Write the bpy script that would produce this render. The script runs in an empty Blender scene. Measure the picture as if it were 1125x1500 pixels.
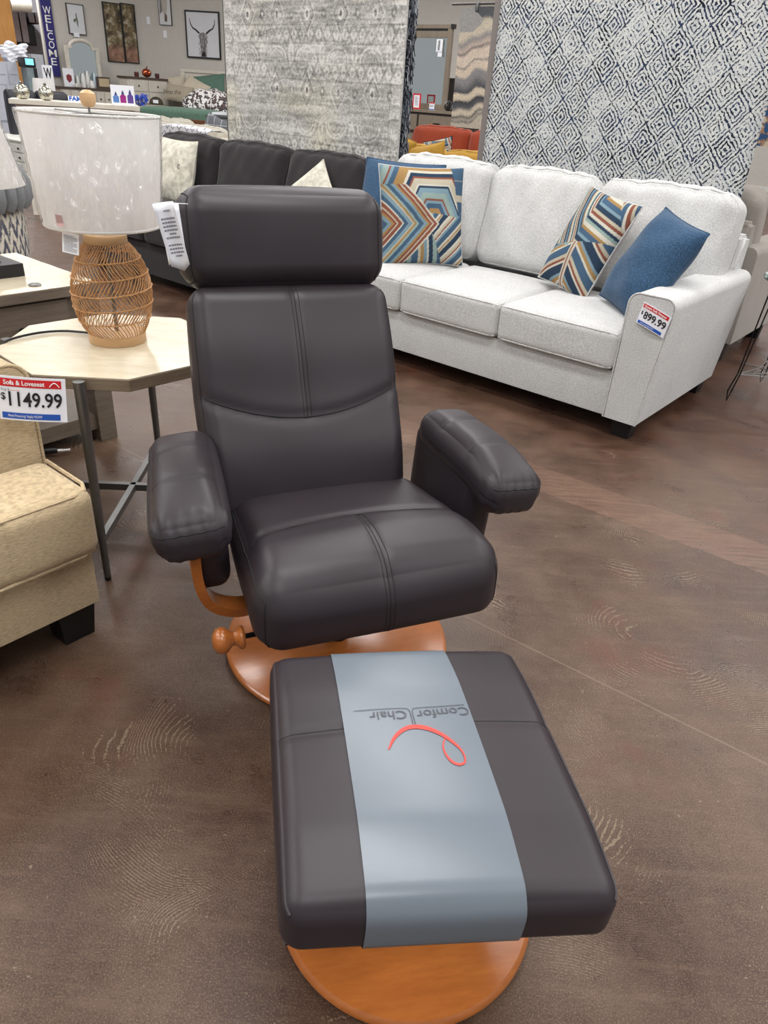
import bpy, bmesh, math, random
import numpy as np
from mathutils import Vector, Matrix
random.seed(7); np.random.seed(7)
R = math.radians
scene = bpy.context.scene
col = scene.collection

# ------------------------------------------------------------------ camera
CF, CP, CR, CH = 1045.0, R(30.05), R(4.14), 1.25
cF = Vector((0, math.cos(CP), -math.sin(CP))); cR = Vector((1, 0, 0)); cU = cR.cross(cF)
cam_d = bpy.data.cameras.new('camera'); cam = bpy.data.objects.new('camera', cam_d); col.objects.link(cam)
ix = cR * math.cos(CR) + cU * math.sin(CR); iy = cU * math.cos(CR) - cR * math.sin(CR)
M = Matrix.Identity(4)
for i in range(3):
    M[i][0] = ix[i]; M[i][1] = iy[i]; M[i][2] = -cF[i]
M[0][3], M[1][3], M[2][3] = 0, 0, CH
cam.matrix_world = M
cam_d.sensor_fit = 'VERTICAL'; cam_d.sensor_height = 36; cam_d.lens = CF / 1500 * 36
cam_d.clip_start = 0.02; cam_d.clip_end = 200
scene.camera = cam
C0 = Vector((0, 0, CH))

def ray(x, y):
    return cF * CF + ix * (x - 562.5) + iy * (750 - y)
def atz(x, y, z):
    r = ray(x, y); return C0 + r * ((z - CH) / r.z)
class Ax:
    """a horizontal frame: e along, m into the depth"""
    def __init__(s, deg):
        s.a = R(deg); s.e = Vector((math.cos(s.a), math.sin(s.a), 0)); s.m = Vector((-math.sin(s.a), math.cos(s.a), 0))
    def hit(s, x, y, k):
        r = ray(x, y); P = C0 + r * (k / (r @ s.m)); return P @ s.e, P.z
    def w(s, u, k, z=0):
        return s.e * u + s.m * k + Vector((0, 0, z))
SOF = Ax(-38.3)      # sofa rows and hanging rugs
LOV = Ax(51.7)       # beige loveseat, side table
WL = Ax(44.8)        # far left wall
WR = Ax(-8)       # far right wall
FR = Ax(0)

# ------------------------------------------------------------------ materials
def newmat(name):
    m = bpy.data.materials.new(name); m.use_nodes = True
    nt = m.node_tree; b = nt.nodes['Principled BSDF']
    return m, nt, b
def L(nt, a, b): nt.links.new(a, b)
def node(nt, t, **kw):
    n = nt.nodes.new(t)
    for k, v in kw.items():
        if k in n.inputs.keys(): n.inputs[k].default_value = v
        else: setattr(n, k, v)
    return n
def sR(c):
    def f(v):
        v /= 255.0
        return v / 12.92 if v <= 0.04045 else ((v + 0.055) / 1.055) ** 2.4
    return tuple(f(v) for v in c) + (1,)
def coords(nt, scale=(1, 1, 1), rot=(0, 0, 0), kind='Object'):
    tc = node(nt, 'ShaderNodeTexCoord'); mp = node(nt, 'ShaderNodeMapping')
    mp.inputs['Scale'].default_value = scale; mp.inputs['Rotation'].default_value = rot
    L(nt, tc.outputs[kind], mp.inputs['Vector']); return mp.outputs['Vector']
def ramp(nt, fac, stops, interp='LINEAR'):
    r = node(nt, 'ShaderNodeValToRGB'); r.color_ramp.interpolation = interp
    el = r.color_ramp.elements
    while len(el) < len(stops): el.new(0.5)
    for e, (p, c) in zip(el, stops): e.position = p; e.color = c
    if fac is not None: L(nt, fac, r.inputs['Fac'])
    return r.outputs['Color']
def math_(nt, op, a, b=None, c=None):
    n = node(nt, 'ShaderNodeMath', operation=op)
    for i, v in enumerate((a, b, c)):
        if v is None: continue
        if isinstance(v, (int, float)): n.inputs[i].default_value = v
        else: L(nt, v, n.inputs[i])
    return n.outputs[0]
def noise(nt, vec, scale, detail=3, rough=0.5, out='Fac'):
    n = node(nt, 'ShaderNodeTexNoise'); n.inputs['Scale'].default_value = scale
    n.inputs['Detail'].default_value = detail; n.inputs['Roughness'].default_value = rough
    if vec is not None: L(nt, vec, n.inputs['Vector'])
    return n.outputs[out]
def mixc(nt, fac, a, b):
    n = node(nt, 'ShaderNodeMix', data_type='RGBA')
    for s, v in ((n.inputs[0], fac), (n.inputs[6], a), (n.inputs[7], b)):
        if isinstance(v, (tuple, float, int)): s.default_value = v
        else: L(nt, v, s)
    return n.outputs[2]
def bump(nt, b, h, strength=0.3, dist=0.002):
    n = node(nt, 'ShaderNodeBump'); n.inputs['Strength'].default_value = strength; n.inputs['Distance'].default_value = dist
    L(nt, h, n.inputs['Height']); L(nt, n.outputs[0], b.inputs['Normal'])
_mc = {}
def plain(name, rgb, rough=0.5, metal=0.0, var=0.08, spec=0.5):
    if name in _mc: return _mc[name]
    m, nt, b = newmat(name)
    v = coords(nt); n = noise(nt, v, 14)
    c = sR(rgb); lo = tuple(x * (1 - var) for x in c[:3]) + (1,); hi = tuple(min(1, x * (1 + var)) for x in c[:3]) + (1,)
    L(nt, ramp(nt, n, [(0.3, lo), (0.7, hi)]), b.inputs['Base Color'])
    b.inputs['Roughness'].default_value = rough; b.inputs['Metallic'].default_value = metal
    b.inputs['Specular IOR Level'].default_value = spec
    _mc[name] = m; return m
def cloth(name, rgb, var=0.12, s=260, rough=0.9, st=0.5, warp=(1, 1, 1), big=0.06):
    if name in _mc: return _mc[name]
    m, nt, b = newmat(name)
    v = coords(nt, warp); n1 = noise(nt, v, s, 2, 0.6); n2 = noise(nt, v, 9, 2)
    c = sR(rgb); lo = tuple(x * (1 - var) for x in c[:3]) + (1,); hi = tuple(min(1, x * (1 + var)) for x in c[:3]) + (1,)
    c1 = ramp(nt, n1, [(0.32, lo), (0.68, hi)])
    c2 = ramp(nt, n2, [(0.3, (1 - big,) * 3 + (1,)), (0.7, (1, 1, 1, 1))])
    mx = node(nt, 'ShaderNodeMix', data_type='RGBA', blend_type='MULTIPLY'); mx.inputs[0].default_value = 1
    L(nt, c1, mx.inputs[6]); L(nt, c2, mx.inputs[7]); L(nt, mx.outputs[2], b.inputs['Base Color'])
    b.inputs['Roughness'].default_value = rough; b.inputs['Specular IOR Level'].default_value = 0.2
    if 'Sheen Weight' in b.inputs: b.inputs['Sheen Weight'].default_value = 0.15
    bump(nt, b, n1, st, 0.003); _mc[name] = m; return m
def wood(name, a, b_, scale=(1, 14, 14), rough=0.4, s=5, coat=0.0):
    if name in _mc: return _mc[name]
    m, nt, b = newmat(name); v = coords(nt, scale); n1 = noise(nt, v, s, 5, 0.6)
    n2 = noise(nt, v, s * 5, 3, 0.6)
    mm = math_(nt, 'ADD', math_(nt, 'MULTIPLY', n1, 0.65), math_(nt, 'MULTIPLY', n2, 0.35))
    L(nt, ramp(nt, mm, [(0.3, sR(a)), (0.7, sR(b_))]), b.inputs['Base Color'])
    b.inputs['Roughness'].default_value = rough
    b.inputs['Coat Weight'].default_value = coat; b.inputs['Coat Roughness'].default_value = 0.2
    bump(nt, b, n2, 0.12, 0.002); _mc[name] = m; return m
def painted(name, rough=0.85, fuzz=0.0, s=300):
    """reads the colour a thing was woven / printed in from its colour attribute"""
    if name in _mc: return _mc[name]
    m, nt, b = newmat(name); a = node(nt, 'ShaderNodeAttribute', attribute_name='Col')
    n1 = noise(nt, coords(nt), s, 2, 0.6)
    mx = node(nt, 'ShaderNodeMix', data_type='RGBA', blend_type='MULTIPLY'); mx.inputs[0].default_value = 1
    L(nt, a.outputs['Color'], mx.inputs[6]); L(nt, ramp(nt, n1, [(0.3, (0.8, 0.8, 0.8, 1)), (0.7, (1, 1, 1, 1))]), mx.inputs[7])
    L(nt, mx.outputs[2], b.inputs['Base Color'])
    b.inputs['Roughness'].default_value = rough; b.inputs['Specular IOR Level'].default_value = 0.2
    bump(nt, b, n1, 0.4, 0.003); _mc[name] = m; return m

def leather():
    m, nt, b = newmat('brown_leather'); v = coords(nt)
    n1 = noise(nt, v, 700, 2, 0.6); n2 = noise(nt, v, 7, 2)
    L(nt, ramp(nt, n2, [(0.3, sR((41, 35, 39))), (0.7, sR((46, 39, 44)))]), b.inputs['Base Color'])
    b.inputs['Roughness'].default_value = 0.44; b.inputs['Specular IOR Level'].default_value = 0.42
    b.inputs['Coat Weight'].default_value = 0.0
    bump(nt, b, n1, 0.12, 0.0006); return m
LEA = leather()
SEAM = plain('seam_thread', (20, 17, 18), 0.7)
CHERRY = wood('cherry_wood', (146, 80, 32), (182, 108, 50), (1.2, 6, 6), 0.28, 4, 0.5)
BLK = plain('black_plastic', (16, 16, 18), 0.45)
BLKM = plain('black_metal', (22, 22, 24), 0.35, 0.6)
STEEL = plain('brushed_steel', (132, 132, 130), 0.35, 0.9)
WHITEF = cloth('white_chenille', (198, 198, 196), 0.20, 190, warp=(1, 1, 1.0))
BEIGEF = cloth('beige_linen', (194, 174, 140), 0.22, 330, warp=(0.22, 0.22, 1.6))
DARKF = cloth('charcoal_fabric', (44, 40, 42), 0.18, 220)
BLUEF = cloth('blue_denim_fabric', (52, 80, 108), 0.42, 190)
GREYF = cloth('grey_taupe_fabric', (160, 154, 146), 0.14, 200)
CREAMF = cloth('cream_fabric', (214, 208, 190), 0.14, 60)
PAPER = plain('white_paper', (236, 238, 244), 0.5, 0, 0.02)
INK = plain('black_ink', (22, 22, 26), 0.6)
REDI = plain('red_ink', (205, 32, 40), 0.5, 0, 0.03)
BLUI = plain('blue_ink', (28, 84, 176), 0.5, 0, 0.03)
GRYI = plain('grey_ink', (120, 120, 126), 0.6)
WHI = plain('white_ink', (240, 240, 240), 0.6, 0, 0.01)
TAUPEW = wood('taupe_wood', (92, 82, 72), (124, 112, 98), (1, 1, 12), 0.45, 6)
TTOP = wood('bleached_oak_top', (188, 176, 150), (208, 197, 172), (3, 12, 1), 0.25, 3, 0.25)
TEDGE = wood('taupe_oak_edge', (108, 94, 78), (138, 122, 102), (2, 2, 22), 0.45, 6)
RATTAN = wood('natural_rattan', (158, 110, 64), (204, 158, 106), (8, 8, 8), 0.5, 9)
PALEW = wood('pale_ash_wood', (192, 152, 108), (208, 172, 128), (1, 1, 10), 0.4, 5)

# ------------------------------------------------------------------ objects
def tag(o, label=None, cat=None, group=None, kind=None):
    if label: o['label'] = label
    if cat: o['category'] = cat
    if group: o['group'] = group
    if kind: o['kind'] = kind
    return o
def thing(name, label, cat, loc=(0, 0, 0), rz=0.0, group=None):
    o = bpy.data.objects.new(name, None); col.objects.link(o); o.empty_display_size = 0.05
    o.location = loc; o.rotation_euler = (0, 0, rz); return tag(o, label, cat, group)
def obj(name, bm, mat, parent=None, smooth=True, label=None):
    me = bpy.data.meshes.new(name); bmesh.ops.recalc_face_normals(bm, faces=bm.faces); bm.to_mesh(me); bm.free()
    if smooth:
        for p in me.polygons: p.use_smooth = True
        try: me.set_sharp_from_angle(angle=R(42))
        except Exception: pass
    for m_ in (mat if isinstance(mat, (list, tuple)) else [mat]): me.materials.append(m_)
    o = bpy.data.objects.new(name, me); col.objects.link(o)
    if parent: o.parent = parent
    if label: o['label'] = label
    return o
def copy_tree(o, parent=None):
    c = o.copy(); col.objects.link(c)
    c.parent = parent
    for ch in list(o.children): copy_tree(ch, c)
    return c
def BM(): return bmesh.new()
def box(bm, x0, x1, y0, y1, z0, z1, bev=0.0, mat=None, seg=2):
    v = [bm.verts.new((x, y, z)) for z in (z0, z1) for y in (y0, y1) for x in (x0, x1)]
    fs = [bm.faces.new([v[i] for i in q]) for q in ((0, 1, 3, 2), (4, 6, 7, 5), (0, 4, 5, 1), (2, 3, 7, 6), (0, 2, 6, 4), (1, 5, 7, 3))]
    if bev > 0:
        es = list({e for f in fs for e in f.edges})
        bmesh.ops.bevel(bm, geom=es, offset=bev, segments=seg, profile=0.7, affect='EDGES')
    if mat is not None:
        for vv in v:
            if vv.is_valid: vv.co = mat @ vv.co
    return bm
def boxm(bm, mtx, sx, sy, sz, bev=0.0):
    t = BM(); box(t, -sx / 2, sx / 2, -sy / 2, sy / 2, -sz / 2, sz / 2, bev)
    merge(bm, t, mtx); return bm
def merge(bm, t, mtx=None):
    me = bpy.data.meshes.new('tmp')
    if mtx is not None: bmesh.ops.transform(t, matrix=mtx, verts=t.verts)
    t.to_mesh(me); t.free(); bm.from_mesh(me); bpy.data.meshes.remove(me); return bm
def lathe(bm, prof, n=40, cx=0, cy=0, cap=True):
    rings = []
    for r, z in prof:
        rings.append([bm.verts.new((cx + r * math.cos(2 * math.pi * i / n), cy + r * math.sin(2 * math.pi * i / n), z)) for i in range(n)])
    for a, b in zip(rings, rings[1:]):
        for i in range(n): bm.faces.new((a[i], a[(i + 1) % n], b[(i + 1) % n], b[i]))
    if cap:
        if prof[0][0] > 1e-6: bm.faces.new(rings[0][::-1])
        if prof[-1][0] > 1e-6: bm.faces.new(rings[-1])
    return bm
def tube(bm, pts, r, n=8, closed=False, flat=1.0, rr=None):
    pts = [Vector(p) for p in pts]; N = len(pts)
    up = None; rings = []
    for i, p in enumerate(pts):
        a = pts[(i - 1) % N] if (closed or i > 0) else p; b = pts[(i + 1) % N] if (closed or i < N - 1) else p
        t = (b - a)
        if t.length < 1e-9: t = Vector((0, 0, 1))
        t.normalize()
        if up is None:
            up = t.orthogonal().normalized()
        up = (up - t * (up @ t))
        if up.length < 1e-6: up = t.orthogonal()
        up.normalize(); sd = t.cross(up); q = rr[i] if rr else r
        rings.append([bm.verts.new(p + (up * math.cos(2 * math.pi * k / n) + sd * math.sin(2 * math.pi * k / n) * flat) * q) for k in range(n)])
    M_ = N if closed else N - 1
    for i in range(M_):
        a, b = rings[i], rings[(i + 1) % N]
        for k in range(n): bm.faces.new((a[k], a[(k + 1) % n], b[(k + 1) % n], b[k]))
    if not closed:
        bm.faces.new(rings[0][::-1]); bm.faces.new(rings[-1])
    return bm
def strip(bm, pts, w, th, side):
    """a bent bar of rectangular section: width w along the vector side, thickness th"""
    pts = [Vector(p) for p in pts]; side = Vector(side).normalized(); rings = []
    for i, p in enumerate(pts):
        t = (pts[min(i + 1, len(pts) - 1)] - pts[max(i - 1, 0)]).normalized(); nn = t.cross(side).normalized()
        rings.append([bm.verts.new(p + side * (sx * w / 2) + nn * (sy * th / 2)) for sx, sy in ((-1, -1), (1, -1), (1, 1), (-1, 1))])
    for a, b in zip(rings, rings[1:]):
        for k in range(4): bm.faces.new((a[k], a[(k + 1) % 4], b[(k + 1) % 4], b[k]))
    bm.faces.new(rings[0][::-1]); bm.faces.new(rings[-1]); return bm
def prism(bm, poly, y0, y1, axis='y'):
    """2-D outline (a, b) pushed along an axis"""
    def P(a, b, t): return {'y': (a, t, b), 'z': (a, b, t), 'x': (t, a, b)}[axis]
    A = [bm.verts.new(P(a, b, y0)) for a, b in poly]; B_ = [bm.verts.new(P(a, b, y1)) for a, b in poly]
    bm.faces.new(A); bm.faces.new(B_[::-1]); n = len(poly)
    for i in range(n): bm.faces.new((A[i], B_[i], B_[(i + 1) % n], A[(i + 1) % n]))
    return bm
def smap(hx, hy, hz, r, crown=0.0, sag=0.0, bul=0.0):
    """maps the surface of the unit cube to a stuffed rounded box"""
    def f(p):
        x, y, z = p; q = Vector((x * hx, y * hy, z * hz))
        i = Vector((max(-hx + r, min(hx - r, q.x)), max(-hy + r, min(hy - r, q.y)), max(-hz + r, min(hz - r, q.z))))
        d = q - i
        if d.length > 1e-9: q = i + d.normalized() * r
        cx, cy, cz = (1 - x * x), (1 - y * y), (1 - z * z)
        q.z += (crown if z > 0 else -sag) * cx * cy * abs(z) if True else 0
        q.x += bul * cy * cz * x; q.y += bul * cx * cz * y
        return q
    return f
def gridcube(bm, f, n=18, nz=None):
    """dense cube surface run through f; samples gather near the edges"""
    nz = nz or n
    def s(i, m): t = -1 + 2 * i / m; return math.sin(t * math.pi / 2) * 0.55 + t * 0.45
    cache = {}
    def V(p):
        k = tuple(round(c, 5) for c in p)
        if k not in cache: cache[k] = bm.verts.new(f(p))
        return cache[k]
    def face(ax, sg, na, nb):
        for i in range(na):
            for j in range(nb):
                qs = []
                for a, b in ((i, j), (i + 1, j), (i + 1, j + 1), (i, j + 1)):
                    u, v = s(a, na), s(b, nb)
                    p = {0: (sg, u, v), 1: (u, sg, v), 2: (u, v, sg)}[ax]; qs.append(V(p))
                try: bm.faces.new(qs)
                except ValueError: pass
    for sg in (-1, 1):
        face(0, sg, n, nz); face(1, sg, n, nz); face(2, sg, n, n)
    return bm
def cushion(hx, hy, hz, r, crown=0, sag=0, bul=0, n=16, mtx=None, deform=None, bm=None):
    bm = bm or BM(); f = smap(hx, hy, hz, r, crown, sag, bul); mtx = mtx or Matrix.Identity(4)
    g = (lambda p: mtx @ (deform(f(p), p) if deform else f(p)))
    gridcube(bm, g, n); return bm, g
def loop_pts(g, z=1, n=14):
    out = []
    for a, b in (((-1, -1), (1, -1)), ((1, -1), (1, 1)), ((1, 1), (-1, 1)), ((-1, 1), (-1, -1))):
        for i in range(n):
            t = i / n; out.append(g((a[0] + (b[0] - a[0]) * t, a[1] + (b[1] - a[1]) * t, z)))
    return out
def pillow_bm(w, h, t, n=26, mtx=None, pinch=0.05, colf=None, seed=0):
    """knife-edge pillow in x (width), z (height), y thickness; bulge to both sides"""
    bm = BM(); mtx = mtx or Matrix.Identity(4); rnd = random.Random(seed)
    cl = bm.loops.layers.float_color.new('Col') if colf else None
    ph = [rnd.uniform(0, 6.28) for _ in range(6)]
    def P(u, v, sg):
        a = 1 - pinch * (1 - v * v) * 1.0; b = 1 - pinch * (1 - u * u)
        x = u * w / 2 * a; z = v * h / 2 * b
        k = max(0.0, (1 - abs(u) ** 2.6)) ** 0.55 * max(0.0, (1 - abs(v) ** 2.6)) ** 0.55
        wr = 0.05 * math.sin(5 * u + 3 * v + ph[0]) + 0.04 * math.sin(7 * v - 4 * u + ph[1])
        return mtx @ Vector((x, sg * t / 2 * k * (1 + wr), z))
    us = [math.sin((-1 + 2 * i / n) * math.pi / 2) * 0.5 + (-1 + 2 * i / n) * 0.5 for i in range(n + 1)]
    for sg in (-1, 1):
        g = [[bm.verts.new(P(u, v, sg)) for u in us] for v in us]
        for j in range(n):
            for i in range(n):
                f = bm.faces.new((g[j][i], g[j][i + 1], g[j + 1][i + 1], g[j + 1][i]))
                if colf:
                    for lp, (a, b) in zip(f.loops, ((i, j), (i + 1, j), (i + 1, j + 1), (i, j + 1))):
                        lp[cl] = colf((us[a] + 1) / 2, (us[b] + 1) / 2) if sg < 0 else sR((196, 190, 186))
    bmesh.ops.remove_doubles(bm, verts=bm.verts, dist=1e-5)
    edge = [P(u, -1, 1) for u in us] + [P(1, v, 1) for v in us[1:]] + [P(u, 1, 1) for u in us[::-1][1:]] + [P(-1, v, 1) for v in us[::-1][1:-1]]
    return bm, edge
def basis(o, x, z):
    """matrix with x axis x, z axis z (y = z cross x, pointing away from the viewer)"""
    x = Vector(x).normalized(); z = Vector(z); z = (z - x * (z @ x)).normalized(); y = z.cross(x)
    m = Matrix.Identity(4)
    for i in range(3): m[i][0] = x[i]; m[i][1] = y[i]; m[i][2] = z[i]; m[i][3] = o[i]
    return m
def text_bm(s, size, mtx=None, width=None, ext=0.0, shear=0.0, align='CENTER', post=None, fine=None, bold=0.0):
    cu = bpy.data.curves.new('t', 'FONT'); cu.body = s; cu.size = size; cu.align_x = align; cu.align_y = 'CENTER'
    cu.shear = shear; cu.extrude = ext; cu.resolution_u = 3; cu.offset = bold
    o = bpy.data.objects.new('t', cu); col.objects.link(o)
    dg = bpy.context.evaluated_depsgraph_get(); me = bpy.data.meshes.new_from_object(o.evaluated_get(dg))
    bm = BM(); bm.from_mesh(me); bpy.data.objects.remove(o); bpy.data.curves.remove(cu); bpy.data.meshes.remove(me)
    if width and bm.verts:
        xs = [v.co.x for v in bm.verts]; w0 = max(xs) - min(xs); c = (max(xs) + min(xs)) / 2
        for v in bm.verts: v.co.x = (v.co.x - c) * width / w0 + (0 if align == 'CENTER' else width / 2)
    if fine:
        bmesh.ops.triangulate(bm, faces=bm.faces)
        long = [e for e in bm.edges if e.calc_length() > fine]
        if long: bmesh.ops.subdivide_edges(bm, edges=long, cuts=2)
    if post:
        for v in bm.verts: v.co = post(v.co)
    if mtx is not None: bmesh.ops.transform(bm, matrix=mtx, verts=bm.verts)
    return bm
# text lies in local XY; this stands it up facing -y
STAND = Matrix(((1, 0, 0, 0), (0, 0, -1, 0), (0, 1, 0, 0), (0, 0, 0, 1)))
def T(x, y, z): return Matrix.Translation((x, y, z))
def vnoise(nx, ny, sx, sy, rs):
    a = rs.rand(int(sy) + 3, int(sx) + 3); X = np.linspace(0, sx, nx); Y = np.linspace(0, sy, ny)
    xi = X.astype(int); yi = Y.astype(int); fx = X - xi; fy = Y - yi; fx = fx * fx * (3 - 2 * fx); fy = fy * fy * (3 - 2 * fy)
    A = a[np.ix_(yi, xi)]; B = a[np.ix_(yi, xi + 1)]; Cc = a[np.ix_(yi + 1, xi)]; D = a[np.ix_(yi + 1, xi + 1)]
    return (A * (1 - fx) + B * fx) * (1 - fy)[:, None] + (Cc * (1 - fx) + D * fx) * fy[:, None]
def color_sheet(name, w, h, rgb, th, mat, parent, wave=None):
    """hanging sheet: front face carries the colour array rgb (ny, nx, 3), thin solid behind"""
    ny, nx, _ = rgb.shape
    X, Z = np.meshgrid(np.linspace(0, w, nx), np.linspace(0, h, ny))
    Y = wave(X, Z) if wave else X * 0
    fr = np.stack([X, Y, Z], -1).reshape(-1, 3); bk = np.stack([X, Y + th, Z], -1).reshape(-1, 3)
    idx = np.arange(nx * ny).reshape(ny, nx); N = nx * ny
    F = np.stack([idx[:-1, :-1], idx[:-1, 1:], idx[1:, 1:], idx[1:, :-1]], -1).reshape(-1, 4)
    bd = np.concatenate([idx[0, :], idx[1:, -1], idx[-1, -2::-1], idx[-2:0:-1, 0]]); bn = np.roll(bd, -1)
    S = np.stack([bn, bd, bd + N, bn + N], -1)
    # the back needs only its corners; reuse the outline as one polygon
    faces = F.tolist() + S.tolist() + [list((bd + N)[::-1])]
    me = bpy.data.meshes.new(name); me.from_pydata(np.concatenate([fr, bk]).tolist(), [], faces)
    at = me.color_attributes.new('Col', 'FLOAT_COLOR', 'POINT')
    c = np.ones((2 * N, 4), np.float32); c[:N, :3] = rgb.reshape(-1, 3); c[N:, :3] = 0.35
    at.data.foreach_set('color', c.ravel()); me.materials.append(mat)
    o = bpy.data.objects.new(name, me); col.objects.link(o)
    if parent: o.parent = parent
    return o

# ================================================================== recliner
PHI = 23.0
CHB = Vector((-0.099, 1.458, 0))
chair = thing('recliner', 'dark brown leather swivel recliner with headrest on a round cherry wood base', 'armchair', CHB, R(PHI))
def seam_line(parent, name, pts, r=0.0016, mat=SEAM, closed=False, off=None):
    if off is not None: pts = [p + off for p in pts]
    bm = BM(); tube(bm, pts, r, 6, closed); return obj(name, bm, mat, parent)

bm = BM(); lathe(bm, [(0, 0.004), (0.27, 0.004), (0.282, 0.007), (0.2875, 0.014), (0.2865, 0.021), (0.279, 0.027), (0, 0.027)], 96)
cb = obj('base', bm, CHERRY, chair)
bm = BM(); lathe(bm, [(0.030, 0.026), (0.030, 0.20), (0.045, 0.215), (0.045, 0.235), (0, 0.235)], 32); obj('column', bm, BLKM, chair)
bm = BM(); lathe(bm, [(0.0, 0.0262), (0.012, 0.0262), (0.013, 0.034), (0.009, 0.040), (0, 0.041)], 20, 0.075, -0.15); obj('screw_cap', bm, BLK, chair)
bm = BM(); box(bm, -0.17, 0.17, -0.16, 0.2, 0.235, 0.285, 0.01); obj('mechanism', bm, BLKM, chair)

# seat cushion
SX = -0.022
def seat_def(q, p):
    x, y = p[0], p[1]
    # front roll bulges and drops, the back half dips; the seat gets wider to the front
    d = 0.020 * math.exp(-((q.y + 0.15) / 0.11) ** 2) - 0.016 * max(0, q.y + 0.0) / 0.2
    top = (p[2] + 1) / 2
    q = Vector(q); q.z += d * top
    t = (q.y + 0.235) / 0.47
    q.x *= 1.0 - 0.10 * t
    if q.y < -0.1: q.z -= 0.22 * ((-0.1 - q.y)) ** 1.15 * (1.0 if top > 0.2 else 0.7)
    # creases
    cr = -0.030 - 0.020 * x * x; q.z -= 0.006 * top * math.exp(-((q.y - cr) / 0.010) ** 2)
    if q.y < cr: q.z -= 0.0045 * top * math.exp(-(q.x / 0.008) ** 2)
    return q
SM = T(SX, -0.135, 0.388) @ Matrix.Rotation(R(-3), 4, 'X')
bm, gs = cushion(0.262, 0.235, 0.078, 0.062, 0.018, 0.004, 0.006, n=64, mtx=SM, deform=seat_def)
seat = obj('seat', bm, LEA, chair)
def along(g, f, n=40, off=0.0):
    return [g(f(i / n)) for i in range(n + 1)]
yc = -0.030 / 0.235
def finv(g, xt, yt):  # p-space from metres (approximately linear)
    return (xt / 0.262, yt / 0.235, 1)
seam_line(seat, 'cross_seam', along(gs, lambda t: ((2 * t - 1) * 0.97, (-0.030 - 0.020 * (2 * t - 1) ** 2) / 0.235, 1)), 0.0014, off=Vector((0, 0, 0.0012)))
for dx in (-0.009, 0.0, 0.009):
    pts = [gs((dx / 0.262, yc - t * (1 + yc), 1)) for t in [i / 40 for i in range(41)]] + [gs((dx / 0.262, -1, 1 - 1.9 * t)) for t in [i / 16 for i in range(1, 17)]]
    seam_line(seat, 'middle_seam', pts, 0.0014 if dx == 0 else 0.0009)
for sx in (-1, 1):
    pts = [gs((sx, 1 - 2 * i / 40, 0.75)) for i in range(41)] + [gs((sx, -1, 0.75 - 1.75 * i / 12)) for i in range(1, 13)]
    seam_line(seat, 'side_seam', pts, 0.0018)

# backrest: x across, y up the back, z to the front
bo = Vector((-0.056, 0.060, 0.370)); tilt = math.atan2(0.215, 0.47)
BL = 0.535
upv = Vector((0, math.sin(tilt), math.cos(tilt))); nrm = Vector((0, -math.cos(tilt), math.sin(tilt)))
BMx = Matrix.Identity(4)
for i in range(3):
    BMx[i][0] = (1, 0, 0)[i]; BMx[i][1] = upv[i]; BMx[i][2] = nrm[i]; BMx[i][3] = (bo + upv * BL / 2 + nrm * -0.01)[i]
def curve_y(x): return 0.025 - 0.062 * (1 - x * x)      # curved cross seam, metres from the middle of the back
def back_def(q, p):
    q = Vector(q); v = q.y / (BL / 2); top = (p[2] + 1) / 2
    q.z += top * (0.020 * math.exp(-((q.y + 0.13) / 0.11) ** 2) + 0.010 * math.exp(-((q.y - 0.12) / 0.1) ** 2))
    q.x *= 1.0 - 0.030 * max(0, v) ** 2 - 0.03 * max(0, -v - 0.1)
    c = curve_y(p[0]); q.z -= top * 0.006 * math.exp(-((q.y - c) / 0.014) ** 2)
    if q.y > c: q.z -= top * 0.004 * math.exp(-(q.x / 0.008) ** 2)
    return q
bm, gb = cushion(0.240, BL / 2, 0.055, 0.042, 0.010, 0, 0.004, n=64, mtx=BMx, deform=back_def)
back = obj('backrest', bm, LEA, chair)
seam_line(back, 'curved_seam', along(gb, lambda t: ((2 * t - 1) * 0.98, curve_y(2 * t - 1) / (BL / 2), 1)), 0.0016, off=nrm * 0.0022)
for dx in (-0.009, 0, 0.009):
    y0 = curve_y(0) / (BL / 2)
    seam_line(back, 'middle_seam', [gb((dx / 0.240, y0 + (1 - y0) * i / 40, 1)) for i in range(41)], 0.0014 if dx == 0 else 0.0009)
for sx in (-1, 1):
    seam_line(back, 'side_seam', [gb((sx, -1 + 2 * i / 50, 0.8)) for i in range(51)], 0.0016)

# headrest
ho = bo + upv * (BL + 0.104) + nrm * 0.005
ht = tilt - R(13)
hu = Vector((0, math.sin(ht), math.cos(ht))); hn = Vector((0, -math.cos(ht), math.sin(ht)))
HM = Matrix.Identity(4)
for i in range(3):
    HM[i][0] = (1, 0, 0)[i]; HM[i][1] = hu[i]; HM[i][2] = hn[i]; HM[i][3] = ho[i]
HM[0][3] += -0.002
bm, gh = cushion(0.236, 0.108, 0.060, 0.056, 0.006, 0, 0.006, n=60, mtx=HM)
head = obj('headrest', bm, LEA, chair)
for sx in (-1, 1):
    lp = []
    for a, b in (((-1, -1), (1, -1)), ((1, -1), (1, 1)), ((1, 1), (-1, 1)), ((-1, 1), (-1, -1))):
        for i in range(16):
            t = i / 16; lp.append(gh((sx * 0.985, a[0] + (b[0] - a[0]) * t, a[1] + (b[1] - a[1]) * t)))
    seam_line(head, 'side_seam', lp, 0.0018, closed=True)
for sx in (-0.06, 0.06):
    bm = BM(); tube(bm, [bo + upv * (BL - 0.06) + Vector((sx, 0.01, 0)), bo + upv * (BL + 0.06) + Vector((sx, 0.01, 0))], 0.009, 12)
    obj('headrest_bar', bm, BLKM, chair)
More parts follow.
